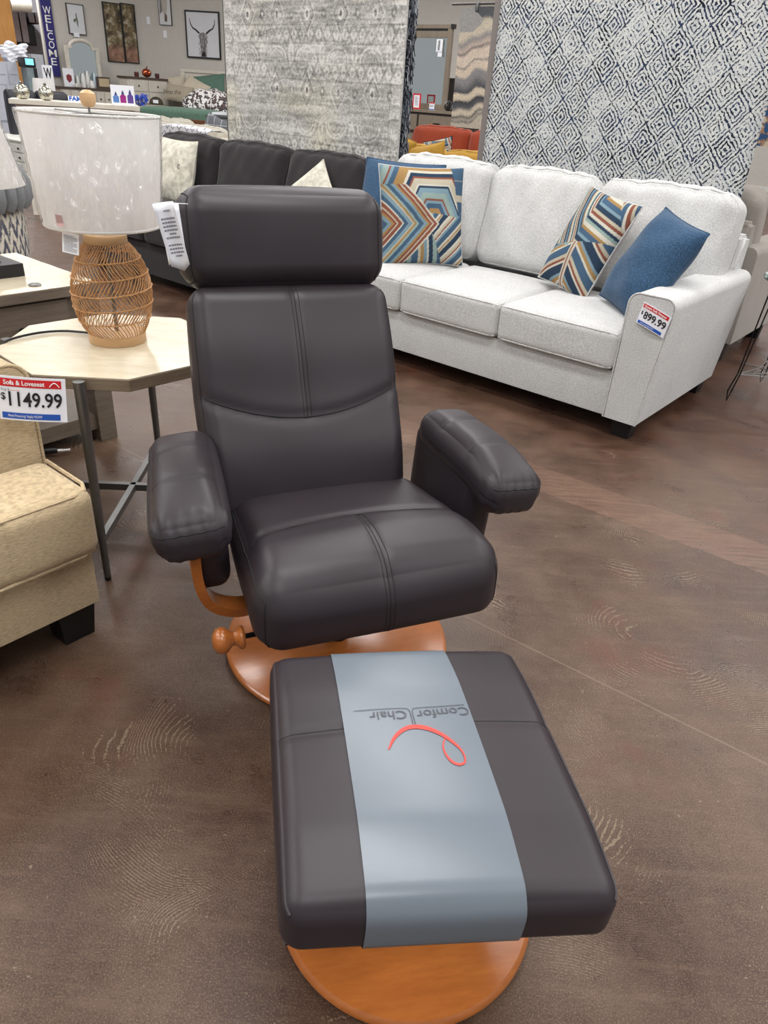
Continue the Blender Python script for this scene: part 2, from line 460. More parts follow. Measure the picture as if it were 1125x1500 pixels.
# folded label hanging beside the headrest
lt = thing('care_label', 'white folded paper care label hanging from the left side of the recliner headrest', 'label', (0, 0, 0))
lo = CHB + Matrix.Rotation(R(PHI), 3, 'Z') @ Vector((-0.318, 0.235, 0.985))
lt.location = lo; lt.rotation_euler = (0, R(-11), R(-6))
for k, (dx, dy, dz, rot, wv) in enumerate(((0, 0, 0, 0, 0.012), (-0.006, 0.022, -0.004, 7, -0.010))):
    bm = BM(); g = []
    for j in range(9):
        row = []
        for i in range(7):
            u, v = i / 6 - 0.5, j / 8
            row.append(bm.verts.new((u * (0.046 - 0.004 * v), wv * math.sin(math.pi * (u + 0.5)) + 0.01 * v, 0.055 - v * (0.125 + 0.014 * (0.5 - abs(u)) * 2 * (1 if k == 0 else -1)))))
        g.append(row)
    for j in range(8):
        for i in range(6): bm.faces.new((g[j][i], g[j][i + 1], g[j + 1][i + 1], g[j + 1][i]))
    bmesh.ops.transform(bm, matrix=T(dx, dy, dz) @ Matrix.Rotation(R(rot), 4, 'Y'), verts=bm.verts)
    o = obj('leaf', bm, PAPER, lt); s = o.modifiers.new('s', 'SOLIDIFY'); s.thickness = 0.0006
bm = BM()
for i in range(13):
    z = 0.040 - i * 0.0075; w = 0.014 if i in (0, 6, 12) else 0.030
    if i in (1, 8): continue
    for q in range(6):
        u0 = -w / 2 + w * q / 6; u1 = u0 + w / 6 * 0.8; t = lambda u: 0.012 * math.sin(math.pi * (u / 0.046 + 0.5)) + 0.01 * (0.055 - z) / 0.125 - 0.0022
        bm.faces.new([bm.verts.new(c) for c in ((u0, t(u0), z), (u1, t(u1), z), (u1, t(u1), z - 0.003), (u0, t(u0), z - 0.003))])
obj('small_print', bm, plain('label_print', (120, 120, 132), 0.7), lt)
bm = BM(); tube(bm, [(0.010, 0.012, 0.053), (0.022, 0.012, 0.050), (0.045, 0.020, 0.045)], 0.0008, 6); obj('string', bm, WHI, lt)

# armrests
def arm(sx):
    def pad_def(q, p):
        q = Vector(q); t = (q.y + 0.183) / 0.366
        q.z -= 0.055 * max(0, 0.35 - t) ** 1.3 * 1.6 - 0.03 * (t - 0.5) * 0
        q.x *= 1.0 + 0.10 * (0.5 - t)
        for c in (-0.050, 0.075):
            q.z -= 0.004 * (p[2] + 1) / 2 * math.exp(-((q.y - c) / 0.008) ** 2)
        rim = 1.0 - 0.06 * (abs(p[2]) < 0.2)
        if p[2] < 0: q.x *= 0.94
        # leather gathers at the front nose
        if t < 0.12: q.x += 0.0015 * math.sin(q.x * 300) ; q.z += 0.0016 * math.sin(q.x * 260) * (0.12 - t) / 0.12
        return q
    MX = T(-0.022 + sx * 0.333, -0.050, 0.535) @ Matrix.Rotation(R(2), 4, 'X') @ Matrix.Rotation(R(sx * 5), 4, 'Z') @ Matrix.Rotation(R(sx * 7), 4, 'Y')
    bm, g = cushion(0.074, 0.183, 0.050, 0.042, 0.014, 0, 0.003, n=36, mtx=MX, deform=pad_def)
    cushion(0.040, 0.145, 0.108, 0.030, 0, 0, 0.004, n=18, mtx=T(-0.022 + sx * 0.300, 0.0, 0.442) @ Matrix.Rotation(R(sx * 4), 4, 'Z') @ Matrix.Rotation(R(sx * 3), 4, 'Y'), bm=bm)
    a = obj('armrest', bm, LEA, chair)
    for c in (-0.050, 0.075):
        seam_line(a, 'cross_seam', [g((-0.97 + 1.94 * i / 20, c / 0.183, 1)) for i in range(21)], 0.0012)
    pts = [g((sx, 1 - 2 * i / 40, 0.62)) for i in range(41)] + [g((sx - 2 * sx * i / 16, -1, 0.62)) for i in range(1, 17)]
    seam_line(a, 'edge_seam', pts, 0.0016); 
    bm = BM(); bw_ = [(-0.022 + sx * 0.338, -0.150, 0.49), (-0.022 + sx * 0.340, -0.150, 0.41), (-0.022 + sx * 0.333, -0.150, 0.355), (-0.022 + sx * 0.312, -0.148, 0.310), (sx * 0.285, -0.142, 0.282), (sx * 0.235, -0.12, 0.268), (sx * 0.15, -0.08, 0.260)]
    bw_ = [Vector(p) + Vector((-0.012 * (sx > 0), 0.075 * (sx > 0), 0)) for p in bw_]
    for _ in range(2):
        Q = [bw_[0]]
        for i in range(len(bw_) - 1): Q += [bw_[i] * .75 + bw_[i + 1] * .25, bw_[i] * .25 + bw_[i + 1] * .75]
        bw_ = Q + [bw_[-1]]
    strip(bm, bw_, 0.05, 0.020, (0, 1, 0))
    obj('bentwood_frame', bm, CHERRY, chair)
for sx in (-1, 1): arm(sx)
# turned recline knob
bm = BM(); lathe(bm, [(0, 0), (0.011, 0.001), (0.0195, 0.007), (0.022, 0.015), (0.0195, 0.023), (0.0125, 0.029), (0.011, 0.034), (0.014, 0.039), (0.0185, 0.042), (0.0195, 0.046), (0.017, 0.050), (0, 0.050)], 32)
bmesh.ops.transform(bm, matrix=T(-0.350, -0.248, 0.288) @ Matrix.Rotation(R(90), 4, 'Y') @ Matrix.Scale(1.28, 4) , verts=bm.verts)
kn = obj('recline_knob', bm, CHERRY, chair)
bm = BM(); tube(bm, [(-0.290, -0.248, 0.288), (-0.15, -0.235, 0.28), (-0.10, -0.12, 0.27)], 0.0055, 10); obj('lever_rod', bm, BLKM, chair)

# ================================================================== ottoman
OPH = 11.5; OB = Vector((0.087, 0.780, 0))
ott = thing('ottoman', 'dark brown leather footstool on a round cherry wood base', 'footstool', OB, R(OPH))
bm = BM(); lathe(bm, [(0, 0.004), (0.212, 0.004), (0.222, 0.007), (0.2275, 0.013), (0.2265, 0.020), (0.220, 0.026), (0, 0.026)], 96)
obj('base', bm, CHERRY, ott)
bm = BM(); lathe(bm, [(0.028, 0.0255), (0.028, 0.275), (0.06, 0.29), (0.06, 0.318), (0, 0.318)], 32, 0, -0.02); obj('column', bm, BLKM, ott)
OHX, OHY, OHZ = 0.221, 0.245, 0.046
def ott_def(q, p):
    q = Vector(q); t = q.y / OHY
    q.z -= (0.016 if t > 0 else 0.024) * max(0, abs(t) - 0.5) ** 1.4 * 2.2
    q.z -= 0.010 * (q.x / OHX) ** 2 * 0.5
    if t < 0: q.y += 0.026 * (0.5 - 0.5 * q.x / OHX) * (-t)
    if p[2] > 0: q.z -= 0.0035 * math.exp(-((q.y - 0.045 + 0.02 * (q.x / OHX) ** 2 * 0) / 0.007) ** 2) * 1
    if p[2] > 0 and q.y > 0.045: q.z -= 0.002 * math.exp(-((q.x) / 0.006) ** 2)
    return q
OM = T(-0.009, -0.029, 0.366) @ Matrix.Rotation(R(2.3), 4, 'Y')
bm, go = cushion(OHX, OHY, OHZ, 0.029, 0.010, 0, 0.003, n=56, mtx=OM, deform=ott_def)
ocu = obj('cushion', bm, LEA, ott)
seam_line(ocu, 'cross_seam', [go((-0.98 + 1.96 * i / 40, 0.045 / OHY, 1)) for i in range(41)], 0.0012)
for dx in (-0.006, 0.006):
    seam_line(ocu, 'middle_seam', [go((dx / OHX, 0.045 / OHY + (1 - 0.045 / OHY) * i / 30, 1)) for i in range(31)], 0.0008)
for sx in (-1, 1):
    for zz in (0.85, -0.8):
        seam_line(ocu, 'piping', [go((sx, -1 + 2 * i / 40, zz)) for i in range(41)], 0.0028, LEA)
# shipping band
fb = smap(OHX, OHY + 0.0025, OHZ + 0.0022, 0.0306, 0.010, 0, 0.003)
def gband(p): return OM @ ott_def(fb(p), (p[0], p[1], -1))
m, nt, b = newmat('silver_band_film')
b.inputs['Base Color'].default_value = sR((106, 115, 124)); b.inputs['Roughness'].default_value = 0.30
b.inputs['Metallic'].default_value = 0.0; b.inputs['Alpha'].default_value = 0.94
nn_ = noise(nt, coords(nt), 30, 3); bump(nt, b, nn_, 0.10, 0.003)
BAND = m
band = thing('shipping_band', 'silver grey plastic band with brand lettering wrapped round the footstool', 'wrap', OB, R(OPH))
bm = BM(); x0, x1 = -0.53, 0.395; NS = 14
prof = []
for i in range(40): prof.append((-1 + 2 * i / 40, 1))
for i in range(10): prof.append((1, 1 - 2 * i / 10))
for i in range(40): prof.append((1 - 2 * i / 40, -1))
for i in range(10): prof.append((-1, -1 + 2 * i / 10))
rows = [[bm.verts.new(gband((x0 + (x1 - x0) * i / NS, y, z))) for i in range(NS + 1)] for y, z in prof]
for j in range(len(rows)):
    a, c = rows[j], rows[(j + 1) % len(rows)]
    for i in range(NS): bm.faces.new((a[i], a[i + 1], c[i + 1], c[i]))
obj('film', bm, BAND, band)
IM = Matrix.Rotation(R(-OPH), 3, 'Z')
def o_loc(px, py, z=0.408):
    P = atz(px, py, z) - OB; P.z = 0; return IM @ P
def on_band(x, y, lift=0.0012):
    u = (x + 0.009) / OHX; v = (y + 0.029) / OHY
    P = gband((u, v, 1)); return P + Vector((0, 0, lift))
LINK = plain('logo_grey_ink', (72, 74, 80), 0.5)
LRED = plain('logo_red_ink', (222, 62, 52), 0.5, 0, 0.02)
def band_text(s, pa, pb, size, name):
    A, B_ = o_loc(*pa), o_loc(*pb); ex = (B_ - A); w = ex.length; ex.normalize(); ey = Vector((ex.y * -1, ex.x, 0))  # reads from A to B
    mid = (A + B_) / 2
    t = text_bm(s, size, width=w, fine=0.012, post=lambda c: on_band(*(mid + ex * c.x + ey * c.y)[:2]))
    return obj(name, t, LINK, band, smooth=False)
band_text('Comfor', (683, 1048), (607, 1058), 0.024, 'lettering')
band_text('Chair', (592, 1058), (538, 1061), 0.024, 'lettering')
def band_poly(pts, name, mat, widths):
    P = [o_loc(*p) for p in pts]
    # smooth the path
    for _ in range(2):
        Q = [P[0]]; W = [widths[0]]
        for i in range(len(P) - 1):
            Q += [P[i] * 0.75 + P[i + 1] * 0.25, P[i] * 0.25 + P[i + 1] * 0.75]; W += [widths[i] * .75 + widths[i + 1] * .25, widths[i] * .25 + widths[i + 1] * .75]
        Q.append(P[-1]); W.append(widths[-1]); P, widths = Q, W
    bm = BM(); pr = None
    for i, p in enumerate(P):
        t = (P[min(i + 1, len(P) - 1)] - P[max(i - 1, 0)]).normalized(); s = Vector((-t.y, t.x, 0)) * widths[i] / 2
        a = bm.verts.new(on_band(*(p + s)[:2])); b_ = bm.verts.new(on_band(*(p - s)[:2]))
        if pr: bm.faces.new((pr[0], a, b_, pr[1]))
        pr = (a, b_)
    return obj(name, bm, mat, band, smooth=False)
lw = 0.0012
band_poly([(515, 1054), (555, 1051), (588, 1049), (595, 1050), (598, 1056), (602, 1074)], 'logo_line', LINK, [lw] * 6)
band_poly([(677, 1040), (640, 1045), (609, 1048), (602, 1049), (600, 1053), (606, 1074)], 'logo_line', LINK, [lw] * 6)
band_poly([(566, 1111), (571, 1098), (580, 1086), (593, 1078), (607, 1076), (622, 1078), (636, 1083), (648, 1089), (661, 1098), (672, 1108), (678, 1119), (678, 1128), (670, 1132), (660, 1129), (652, 1121), (646, 1110), (645, 1101), (648, 1093)], 'logo_swoosh', LRED,
          [0.002, 0.0045, 0.006, 0.0075, 0.0085, 0.008, 0.007, 0.006, 0.005, 0.003, 0.002, 0.003, 0.0045, 0.0045, 0.0035, 0.0025, 0.002, 0.002])

# ================================================================== octagonal end table
TC = Vector((-0.80, 1.975, 0))
tab = thing('end_table', 'octagonal pale wood end table on round grey metal legs', 'table', TC, 0)
def octo(r, a0=-64): return [(r * math.cos(R(a0 + 45 * k)), r * math.sin(R(a0 + 45 * k))) for k in range(8)]
bm = BM(); prism(bm, octo(0.312), 0.566, 0.5975, 'z'); bmesh.ops.bevel(bm, geom=bm.edges[:], offset=0.0015, segments=1, affect='EDGES'); obj('tabletop', bm, TEDGE, tab, smooth=False)
bm = BM(); prism(bm, octo(0.311), 0.5976, 0.600, 'z'); obj('veneer', bm, TTOP, tab.children[0], smooth=False, label='bleached oak veneer of the tabletop')
GM = plain('grey_metal', (112, 112, 110), 0.38, 0.75)
for k in range(4):
    a = R(-86.5 + 90 * k); c, s = math.cos(a), math.sin(a)
    bm = BM(); tube(bm, [(c * 0.317, s * 0.317, 0.012), (c * 0.317 * 0.96, s * 0.317 * 0.96, 0.594)], 0.0125, 20, rr=[0.0095, 0.0145])
    lg = obj('leg', bm, GM, tab)
    bm = BM(); lathe(bm, [(0.008, 0.0), (0.0095, 0.004), (0.0085, 0.013)], 16, c * 0.317, s * 0.317); obj('foot_cap', bm, BLK, lg)
bm = BM()
bm.free()
for z, rr_, hh, nm_ in ((0.135, 0.310, 0.022, 'cross_stretcher'), (0.553, 0.300, 0.024, 'top_brace')):
    bm = BM()
    for a0 in (-86.5, 3.5): boxm(bm, T(0, 0, z) @ Matrix.Rotation(R(a0), 4, 'Z'), rr_ * 2, 0.018, hh, 0.001)
    obj(nm_, bm, GM, tab, smooth=False)

# ================================================================== rattan lamp
LC = Vector((-0.800, 2.000, 0.6005))
lamp = thing('table_lamp', 'woven rattan table lamp with white drum shade still in plastic wrap, on the octagonal table', 'lamp', LC, 0)
bm = BM(); lathe(bm, [(0, 0), (0.0765, 0), (0.078, 0.003), (0.078, 0.026), (0.076, 0.028), (0, 0.028)], 64); obj('base_ring', bm, PALEW, lamp)
bm = BM(); lathe(bm, [(0, 0.268), (0.055, 0.268), (0.056, 0.271), (0.056, 0.286), (0.054, 0.289), (0, 0.289)], 64); obj('top_ring', bm, PALEW, lamp)
def lr(t):   # body radius, t from 0 at the bottom to 1 at the top
    return 0.068 + 0.040 * math.sin(math.pi * min(1, t * 0.92 + 0.05)) ** 0.75 - 0.018 * t ** 3
bm = BM(); NB = 6; ST = 60
def lp(a, t, dr=0.0):
    r = lr(t) + dr; t = t + 0.035 * math.cos(a - 0.6) * math.sin(math.pi * t); return Vector((r * math.cos(a), r * math.sin(a), 0.028 + 0.240 * t))
for b_ in range(NB):
    t0, t1 = b_ / NB, (b_ + 1) / NB; dirn = 1 if b_ % 2 else -1
    for k in range(ST):
        a = 2 * math.pi * k / ST + random.uniform(-.015, .015); da = dirn * 0.26
        tube(bm, [lp(a + da * u, t0 + (t1 - t0) * u, 0.0012 * math.sin(u * 3.1)) for u in (0, .5, 1)], 0.00135, 5)
obj('weave', bm, RATTAN, lamp)
for b_ in range(1, NB):
    bm = BM()
    for s_ in (0, 1):
        tube(bm, [lp(2 * math.pi * i / 60, b_ / NB, 0.002 + 0.0012 * math.cos(i * math.pi + s_ * math.pi)) + Vector((0, 0, 0.0012 * math.sin(i * math.pi / 2 + s_ * math.pi))) for i in range(60)], 0.0015, 5, True)
    obj('cane_ring', bm, RATTAN, lamp)
bm = BM(); tube(bm, [(0, 0, 0.02), (0, 0, 0.36)], 0.005, 12); tube(bm, [(0, 0, 0.36), (0, 0, 0.585)], 0.003, 8); obj('pole', bm, STEEL, lamp)
bm = BM()
for k in range(3):
    a = 2 * math.pi * k / 3 + 0.4; tube(bm, [(0, 0, 0.572), (0.161 * math.cos(a), 0.161 * math.sin(a), 0.572)], 0.002, 6)
tube(bm, [(0.0, 0.0, 0.44 + .0)] + [(0.03 * math.sin(k * math.pi / 6), 0, 0.40 + 0.17 * k / 6 if k < 7 else 0) for k in range(1, 7)], 0.0015, 6)
obj('shade_spider', bm, STEEL, lamp)
bm = BM(); lathe(bm, [(0, 0.585), (0.011, 0.585), (0.017, 0.593), (0.0195, 0.604), (0.0175, 0.615), (0.009, 0.6215), (0, 0.6225)], 32); obj('finial', bm, PALEW, lamp)
m, nt, b = newmat('linen_shade'); v = coords(nt, (6, 6, 0.6)); n1 = noise(nt, v, 12, 3)
L(nt, ramp(nt, n1, [(0.3, sR((240, 239, 238))), (0.7, sR((248, 247, 246)))]), b.inputs['Base Color']); b.inputs['Roughness'].default_value = 0.85
tl = node(nt, 'ShaderNodeBsdfTranslucent'); tl.inputs['Color'].default_value = sR((252, 251, 250)); ms = node(nt, 'ShaderNodeMixShader'); ms.inputs[0].default_value = 0.6
L(nt, b.outputs[0], ms.inputs[1]); L(nt, tl.outputs[0], ms.inputs[2]); L(nt, ms.outputs[0], nt.nodes['Material Output'].inputs['Surface'])
SHADE = m
bm = BM(); n = 80; rb, rt = 0.146, 0.165; z0, z1 = 0.314, 0.572
lathe(bm, [(rb, z0), (rb + (rt - rb) * .5, (z0 + z1) / 2), (rt, z1), (rt - 0.003, z1), (rb - 0.003, z0), (rb, z0)], n, cap=False)
bmesh.ops.remove_doubles(bm, verts=bm.verts, dist=1e-6); sh = obj('shade', bm, SHADE, lamp)
for r_, z_ in ((rb, z0), (rt, z1)):
    bm = BM(); tube(bm, [(r_ * math.cos(2 * math.pi * i / n), r_ * math.sin(2 * math.pi * i / n), z_) for i in range(n)], 0.0035, 8, True); obj('shade_trim', bm, plain('shade_trim_tape', (232, 230, 226), 0.7), sh)
# clear wrap: crumpled film
def film_mat(name, base=0.06):
    m, nt, b = newmat(name); v = coords(nt, (1, 1, 0.4))
    nt.nodes.remove(b); out = nt.nodes['Material Output']
    tr = node(nt, 'ShaderNodeBsdfTransparent'); gl = node(nt, 'ShaderNodeBsdfGlossy'); gl.inputs['Roughness'].default_value = 0.04
    mx = node(nt, 'ShaderNodeMixShader'); fr = node(nt, 'ShaderNodeFresnel'); fr.inputs['IOR'].default_value = 1.5
    n2 = math_(nt, 'ABSOLUTE', math_(nt, 'SUBTRACT', noise(nt, v, 26, 2, 0.5), 0.5)); bp = node(nt, 'ShaderNodeBump'); bp.inputs['Strength'].default_value = 1.0; bp.inputs['Distance'].default_value = 0.07
    L(nt, n2, bp.inputs['Height']); L(nt, bp.outputs[0], gl.inputs['Normal'])
    f = math_(nt, 'ADD', math_(nt, 'MULTIPLY', fr.outputs[0], 0.55), base)
    L(nt, f, mx.inputs[0]); L(nt, tr.outputs[0], mx.inputs[1]); L(nt, gl.outputs[0], mx.inputs[2]); L(nt, mx.outputs[0], out.inputs['Surface'])
    return m
FILM = film_mat('clear_wrap_film')
def wrap(parent, rb, rt, z0, z1, n=90, nz=24, seed=1, out=0.006):
    rs = np.random.RandomState(seed); A = vnoise(n, nz + 1, 13, 4, rs); B_ = vnoise(n, nz + 1, 30, 9, rs)
    bm = BM(); rows = []
    for j in range(nz + 1):
        t = j / nz; row = []
        for i in range(n):
            w = 0.5 - 0.5 * math.cos(2 * math.pi * i / n)
            d = out * (0.5 + A[j, i] * w * 0.9 + abs(B_[j, i] - 0.5) * w * 0.9)
            r_ = rb + (rt - rb) * t + d; a = 2 * math.pi * i / n + math.pi / 2
            row.append(bm.verts.new((r_ * math.cos(a), r_ * math.sin(a), z0 + (z1 - z0) * t)))
        rows.append(row)
    top = [bm.verts.new((v.co.x * 0.93, v.co.y * 0.93, z1 + 0.001)) for v in rows[-1]]; rows.append(top)
    for a, c in zip(rows, rows[1:]):
        for i in range(n): bm.faces.new((a[i], a[(i + 1) % n], c[(i + 1) % n], c[i]))
    return obj('plastic_wrap', bm, FILM, parent)
wrap(sh, rb + 0.002, rt + 0.002, z0 + 0.0005, z1 + 0.003)
# sticker and paper label on the lamp
av = math.atan2(-1, -0.22)
bm = BM(); g = []
for i in range(5):
    a = R(-113) + i * 0.035; rr_ = 0.1535
    g.append([bm.verts.new(((rr_ + 0.019 * (z - 0.314) / .258) * math.cos(a), (rr_ + 0.019 * (z - 0.314) / .258) * math.sin(a), z)) for z in (0.325, 0.352)])
for a_, c_ in zip(g, g[1:]): bm.faces.new((a_[0], c_[0], c_[1], a_[1]))
obj('sticker', bm, plain('pink_sticker', (222, 186, 186), 0.6), sh)
bm = BM(); box(bm, -0.024, 0.024, -0.0005, 0.0005, -0.05, 0); lb = obj('paper_label', bm, PAPER, lamp, smooth=False)
lb.location = (-0.043, -0.112, 0.305); lb.rotation_euler = (R(-6), R(5), R(-14))
bm = BM()
for i in range(12): box(bm, -0.019, 0.019 if i % 4 else 0.008, -0.0009, -0.0006, -0.008 - i * 0.0034, -0.0068 - i * 0.0034)
obj('small_print', bm, GRYI, lb, smooth=False)
bm = BM()
cpts = [(-0.076, 0.02, 0.008), (-0.11, 0.03, 0.006), (-0.17, 0.035, 0.005), (-0.225, 0.005, 0.005), (-0.263, -0.055, 0.006), (-0.283, -0.105, 0.003), (-0.290, -0.125, -0.02), (-0.292, -0.13, -0.12)]
P = [Vector(p) for p in cpts]
for _ in range(2):
    Q = [P[0]]
    for i in range(len(P) - 1): Q += [P[i] * .75 + P[i + 1] * .25, P[i] * .25 + P[i + 1] * .75]
    P = Q + [P[-1]]
tube(bm, P, 0.0035, 8); obj('power_cord', bm, BLK, lamp)

# ================================================================== sofas
def sofa(name, label, W, D, mat, arm_w=0.17, arm_h=0.64, back_h=0.86, cush=3, seat_h=0.46, flare=0.04, bh=0.50, arm_set=0.0, tcush=False, back_over=0.0, feet=BLK, back_widths=None, base_z=0.12, front_pip=True, seatD=0.66, n=14, arm_back_drop=0.0, grp=None, back_lean=12, bt=0.10, cat='sofa', extra_tip=0.06):
    t = thing(name, label, cat, (0, 0, 0), 0, grp)
    bm = BM(); box(bm, flare + 0.015, W - flare - 0.015, 0.015, D - 0.05, base_z, seat_h - 0.17, 0.012); obj('frame', bm, mat, t)
    # back panel
    bm = BM(); Bz = [(D - 0.24, base_z + 0.05), (D - 0.02, base_z + 0.0), (D, back_h - 0.10), (D - 0.01, back_h - 0.07), (D - 0.10, back_h - 0.07), (D - 0.20, seat_h)]
    prism(bm, Bz, arm_w * 0.35, W - arm_w * 0.35, 'x'); bmesh.ops.bevel(bm, geom=bm.edges[:], offset=0.02, segments=3, affect='EDGES'); obj('back_panel', bm, mat, t)
    for sx in (-1, 1):
        # arm: front outline in x, z; narrower at the foot, rounded shoulders; bent along the depth
        def X(v): return v if sx < 0 else W - v
        outl = [(0.045 if flare else 0.0, base_z), (0.0 + flare * 0.35, base_z + (arm_h - base_z) * 0.45)]
        outl = []
        ax0 = flare; r_ = min(0.045, arm_w * 0.3)
        outl.append((ax0, base_z))
        for i in range(7):
            a = math.pi - i * math.pi / 12; outl.append((0.0 + r_ + r_ * math.cos(a), arm_h - r_ + r_ * math.sin(a)))
        for i in range(7):
            a = math.pi / 2 - i * math.pi / 12; outl.append((arm_w - r_ + r_ * math.cos(a), arm_h - 0.0 - r_ + r_ * math.sin(a)))
        outl.append((arm_w - 0.0, base_z))
        bm = BM(); rings = []
        ys = [arm_set, arm_set + 0.012, arm_set + 0.06] + [arm_set + (D - 0.06 - arm_set) * k / 8 for k in range(1, 9)]
        for k, y in enumerate(ys):
            sh_ = 0.006 if k == 0 else 0; tt = (y - arm_set) / (D - arm_set)
            ring = []
            for (x, z) in outl:
                cx = arm_w / 2; xx = x + (cx - x) * sh_ / 0.08; zz = z - (sh_ if z > base_z + .01 else 0) + (-arm_back_drop * tt if z > arm_h * 0.6 else 0)
                ring.append(bm.verts.new((X(xx), y, zz)))
            rings.append(ring)
        for a_, c_ in zip(rings, rings[1:]):
            m_ = len(a_)
            for i in range(m_): bm.faces.new((a_[i], a_[(i + 1) % m_], c_[(i + 1) % m_], c_[i]))
        bm.faces.new(rings[0]); bm.faces.new(rings[-1][::-1])
        ao = obj('arm', bm, mat, t)
        if front_pip:
            bm = BM(); tube(bm, [Vector((X(x), arm_set + 0.004, z)) + Vector((0, -0.002, 0)) for x, z in outl], 0.004, 6); obj('piping', bm, mat, ao)
    iw = W - 2 * arm_w; cw = iw / cush
    ext = arm_w - 0.005 if tcush else 0
    for k in range(cush):
        x0 = arm_w + cw * k; x1 = x0 + cw; y0 = -0.02
        bm, g = cushion(cw / 2 - 0.001, seatD / 2, 0.088, 0.034, 0.022, 0.0, 0.004, n=n, mtx=T((x0 + x1) / 2, y0 + seatD / 2, seat_h - 0.088 + 0.005))
        if tcush and k == cush - 1:
            cushion(0.5 * (ext + 0.06), arm_set / 2 + 0.006, 0.086, 0.034, 0.008, 0, 0.0, n=n, mtx=T(W - arm_w + ext / 2 - 0.03, y0 + arm_set / 2 + 0.0, seat_h - 0.088 + 0.005), bm=bm)
        c = obj('seat_cushion', bm, mat, t)
        for z in (0.9, -0.9):
            bm = BM()
            if tcush and k == cush - 1:
                xr = W - 0.006; yy = y0 + arm_set - 0.004; zt = seat_h + 0.005 - 0.010 if z > 0 else seat_h - 0.176 + 0.012
                pp = [(x0 + 0.01, y0 + 0.008, zt), (xr - 0.045, y0 + 0.006, zt), (xr - 0.012, y0 + 0.020, zt), (xr, y0 + 0.05, zt), (xr, yy, zt)]
                tube(bm, pp, 0.005, 6)
            else:
                tube(bm, loop_pts(g, z), 0.0045, 6, True)
            obj('piping', bm, mat, c)
    bws = back_widths or [1.0 / cush] * cush; tot = iw + 2 * back_over; xs = arm_w - back_over
    for k, f in enumerate(bws):
        w = tot * f; cxm = xs + w / 2; xs += w
        rnd = random.Random(k * 7 + len(name)); 
        def bdef(q, p, rnd=rnd, k=k):
            q = Vector(q); top = (p[2] + 1) / 2
            # soft slump: fuller below, corners drooping, shallow wrinkles
            q.z -= 0.012 * (abs(p[0]) ** 3) * max(0, p[2])
            q.y -= 0.02 * (1 - p[0] ** 2) * (1 - (p[2] + 0.2) ** 2 * 0.6) * (1 if p[1] < 0 else 0)
            q.z += 0.004 * math.sin(p[0] * 9 + k * 2 + p[1] * 2) * max(0, p[2]) + 0.003 * math.sin(p[0] * 23 + k)* max(0, p[2])
            q.y += 0.005 * math.sin(p[0] * 8 + p[2] * 4 + k * 3) * (p[1] < 0) + 0.004 * math.sin(p[0] * 17 - p[2] * 6 + k)* (p[1] < 0) * top
            return q
        bz = seat_h + bh / 2 - 0.01
        mt = T(cxm, D - 0.27, bz) @ Matrix.Rotation(R(-back_lean), 4, 'X')
        bm, g = cushion(w / 2 - 0.002, bt, bh / 2, 0.068, extra_tip * 0.3, 0, 0.012, n=n + 8, mtx=mt, deform=bdef)
        c = obj('back_cushion', bm, mat, t)
        bm = BM(); lpn = []
        for a, b_ in (((-1, -1), (1, -1)), ((1, -1), (1, 1)), ((1, 1), (-1, 1)), ((-1, 1), (-1, -1))):
            for i in range(14):
                s_ = i / 14; lpn.append(g((a[0] + (b_[0] - a[0]) * s_, -1 + 0.25, a[1] + (b_[1] - a[1]) * s_)))
        tube(bm, lpn, 0.004, 6, True); obj('piping', bm, mat, c)
    for x in (0.08 + flare, W - 0.065 - flare * 1.2):
        for y in (0.09, D - 0.10):
            bm = BM(); box(bm, -0.05, 0.05, -0.045, 0.045, 0, base_z + 0.005)
            for v in bm.verts:
                if v.co.z < 0.01: v.co.x *= 0.78; v.co.y *= 0.78
            bmesh.ops.translate(bm, vec=(x, y, 0), verts=bm.verts); obj('foot', bm, feet, t, smooth=False)
    return t
WS_R, WS_N = -0.925, 2.93; WS_W = 2.17
ws = sofa('sofa', 'white chenille three-seat sofa with a price card on its right arm', WS_W, 1.06, WHITEF, arm_w=0.195, arm_h=0.635, back_h=0.86, seat_h=0.465, flare=0.045, bh=0.52, base_z=0.09, back_over=0.12, back_widths=[.345, .31, .345], n=20)
ws.location = SOF.w(WS_R - WS_W, WS_N); ws.rotation_euler = (0, 0, SOF.a)
DS_W = 2.25; DS_R = -3.14
ds = sofa('sofa', 'charcoal fabric three-seat sofa standing left of the white sofa', DS_W, 1.02, DARKF, arm_w=0.17, arm_h=0.60, seat_h=0.46, back_h=0.84, flare=0.02, bh=0.47, base_z=0.07, back_over=0.13, front_pip=False, n=14)
ds.location = SOF.w(DS_R - DS_W, 2.93); ds.rotation_euler = (0, 0, SOF.a)
LV_W = 1.62
lv = sofa('loveseat', 'beige linen loveseat cut off by the left edge, with a price card on its arm', LV_W, 0.98, BEIGEF, arm_w=0.17, arm_h=0.68, seat_h=0.445, back_h=0.86, flare=0.0, arm_set=0.215, tcush=True, cush=2, base_z=0.115, bh=0.42, n=20, front_pip=True, seatD=0.70)
lv.location = LOV.w(0.695 - LV_W, 1.405); lv.rotation_euler = (0, 0, LOV.a)
gs_ = sofa('loveseat', 'grey taupe loveseat behind the right arm of the white sofa', 1.6, 0.98, GREYF, arm_w=0.18, arm_h=0.66, seat_h=0.46, back_h=0.86, cush=2, flare=0.0, bh=0.50, back_over=0.10, n=12)
gs_.location = SOF.w(-1.07, 5.45); gs_.rotation_euler = (0, 0, SOF.a + math.pi)

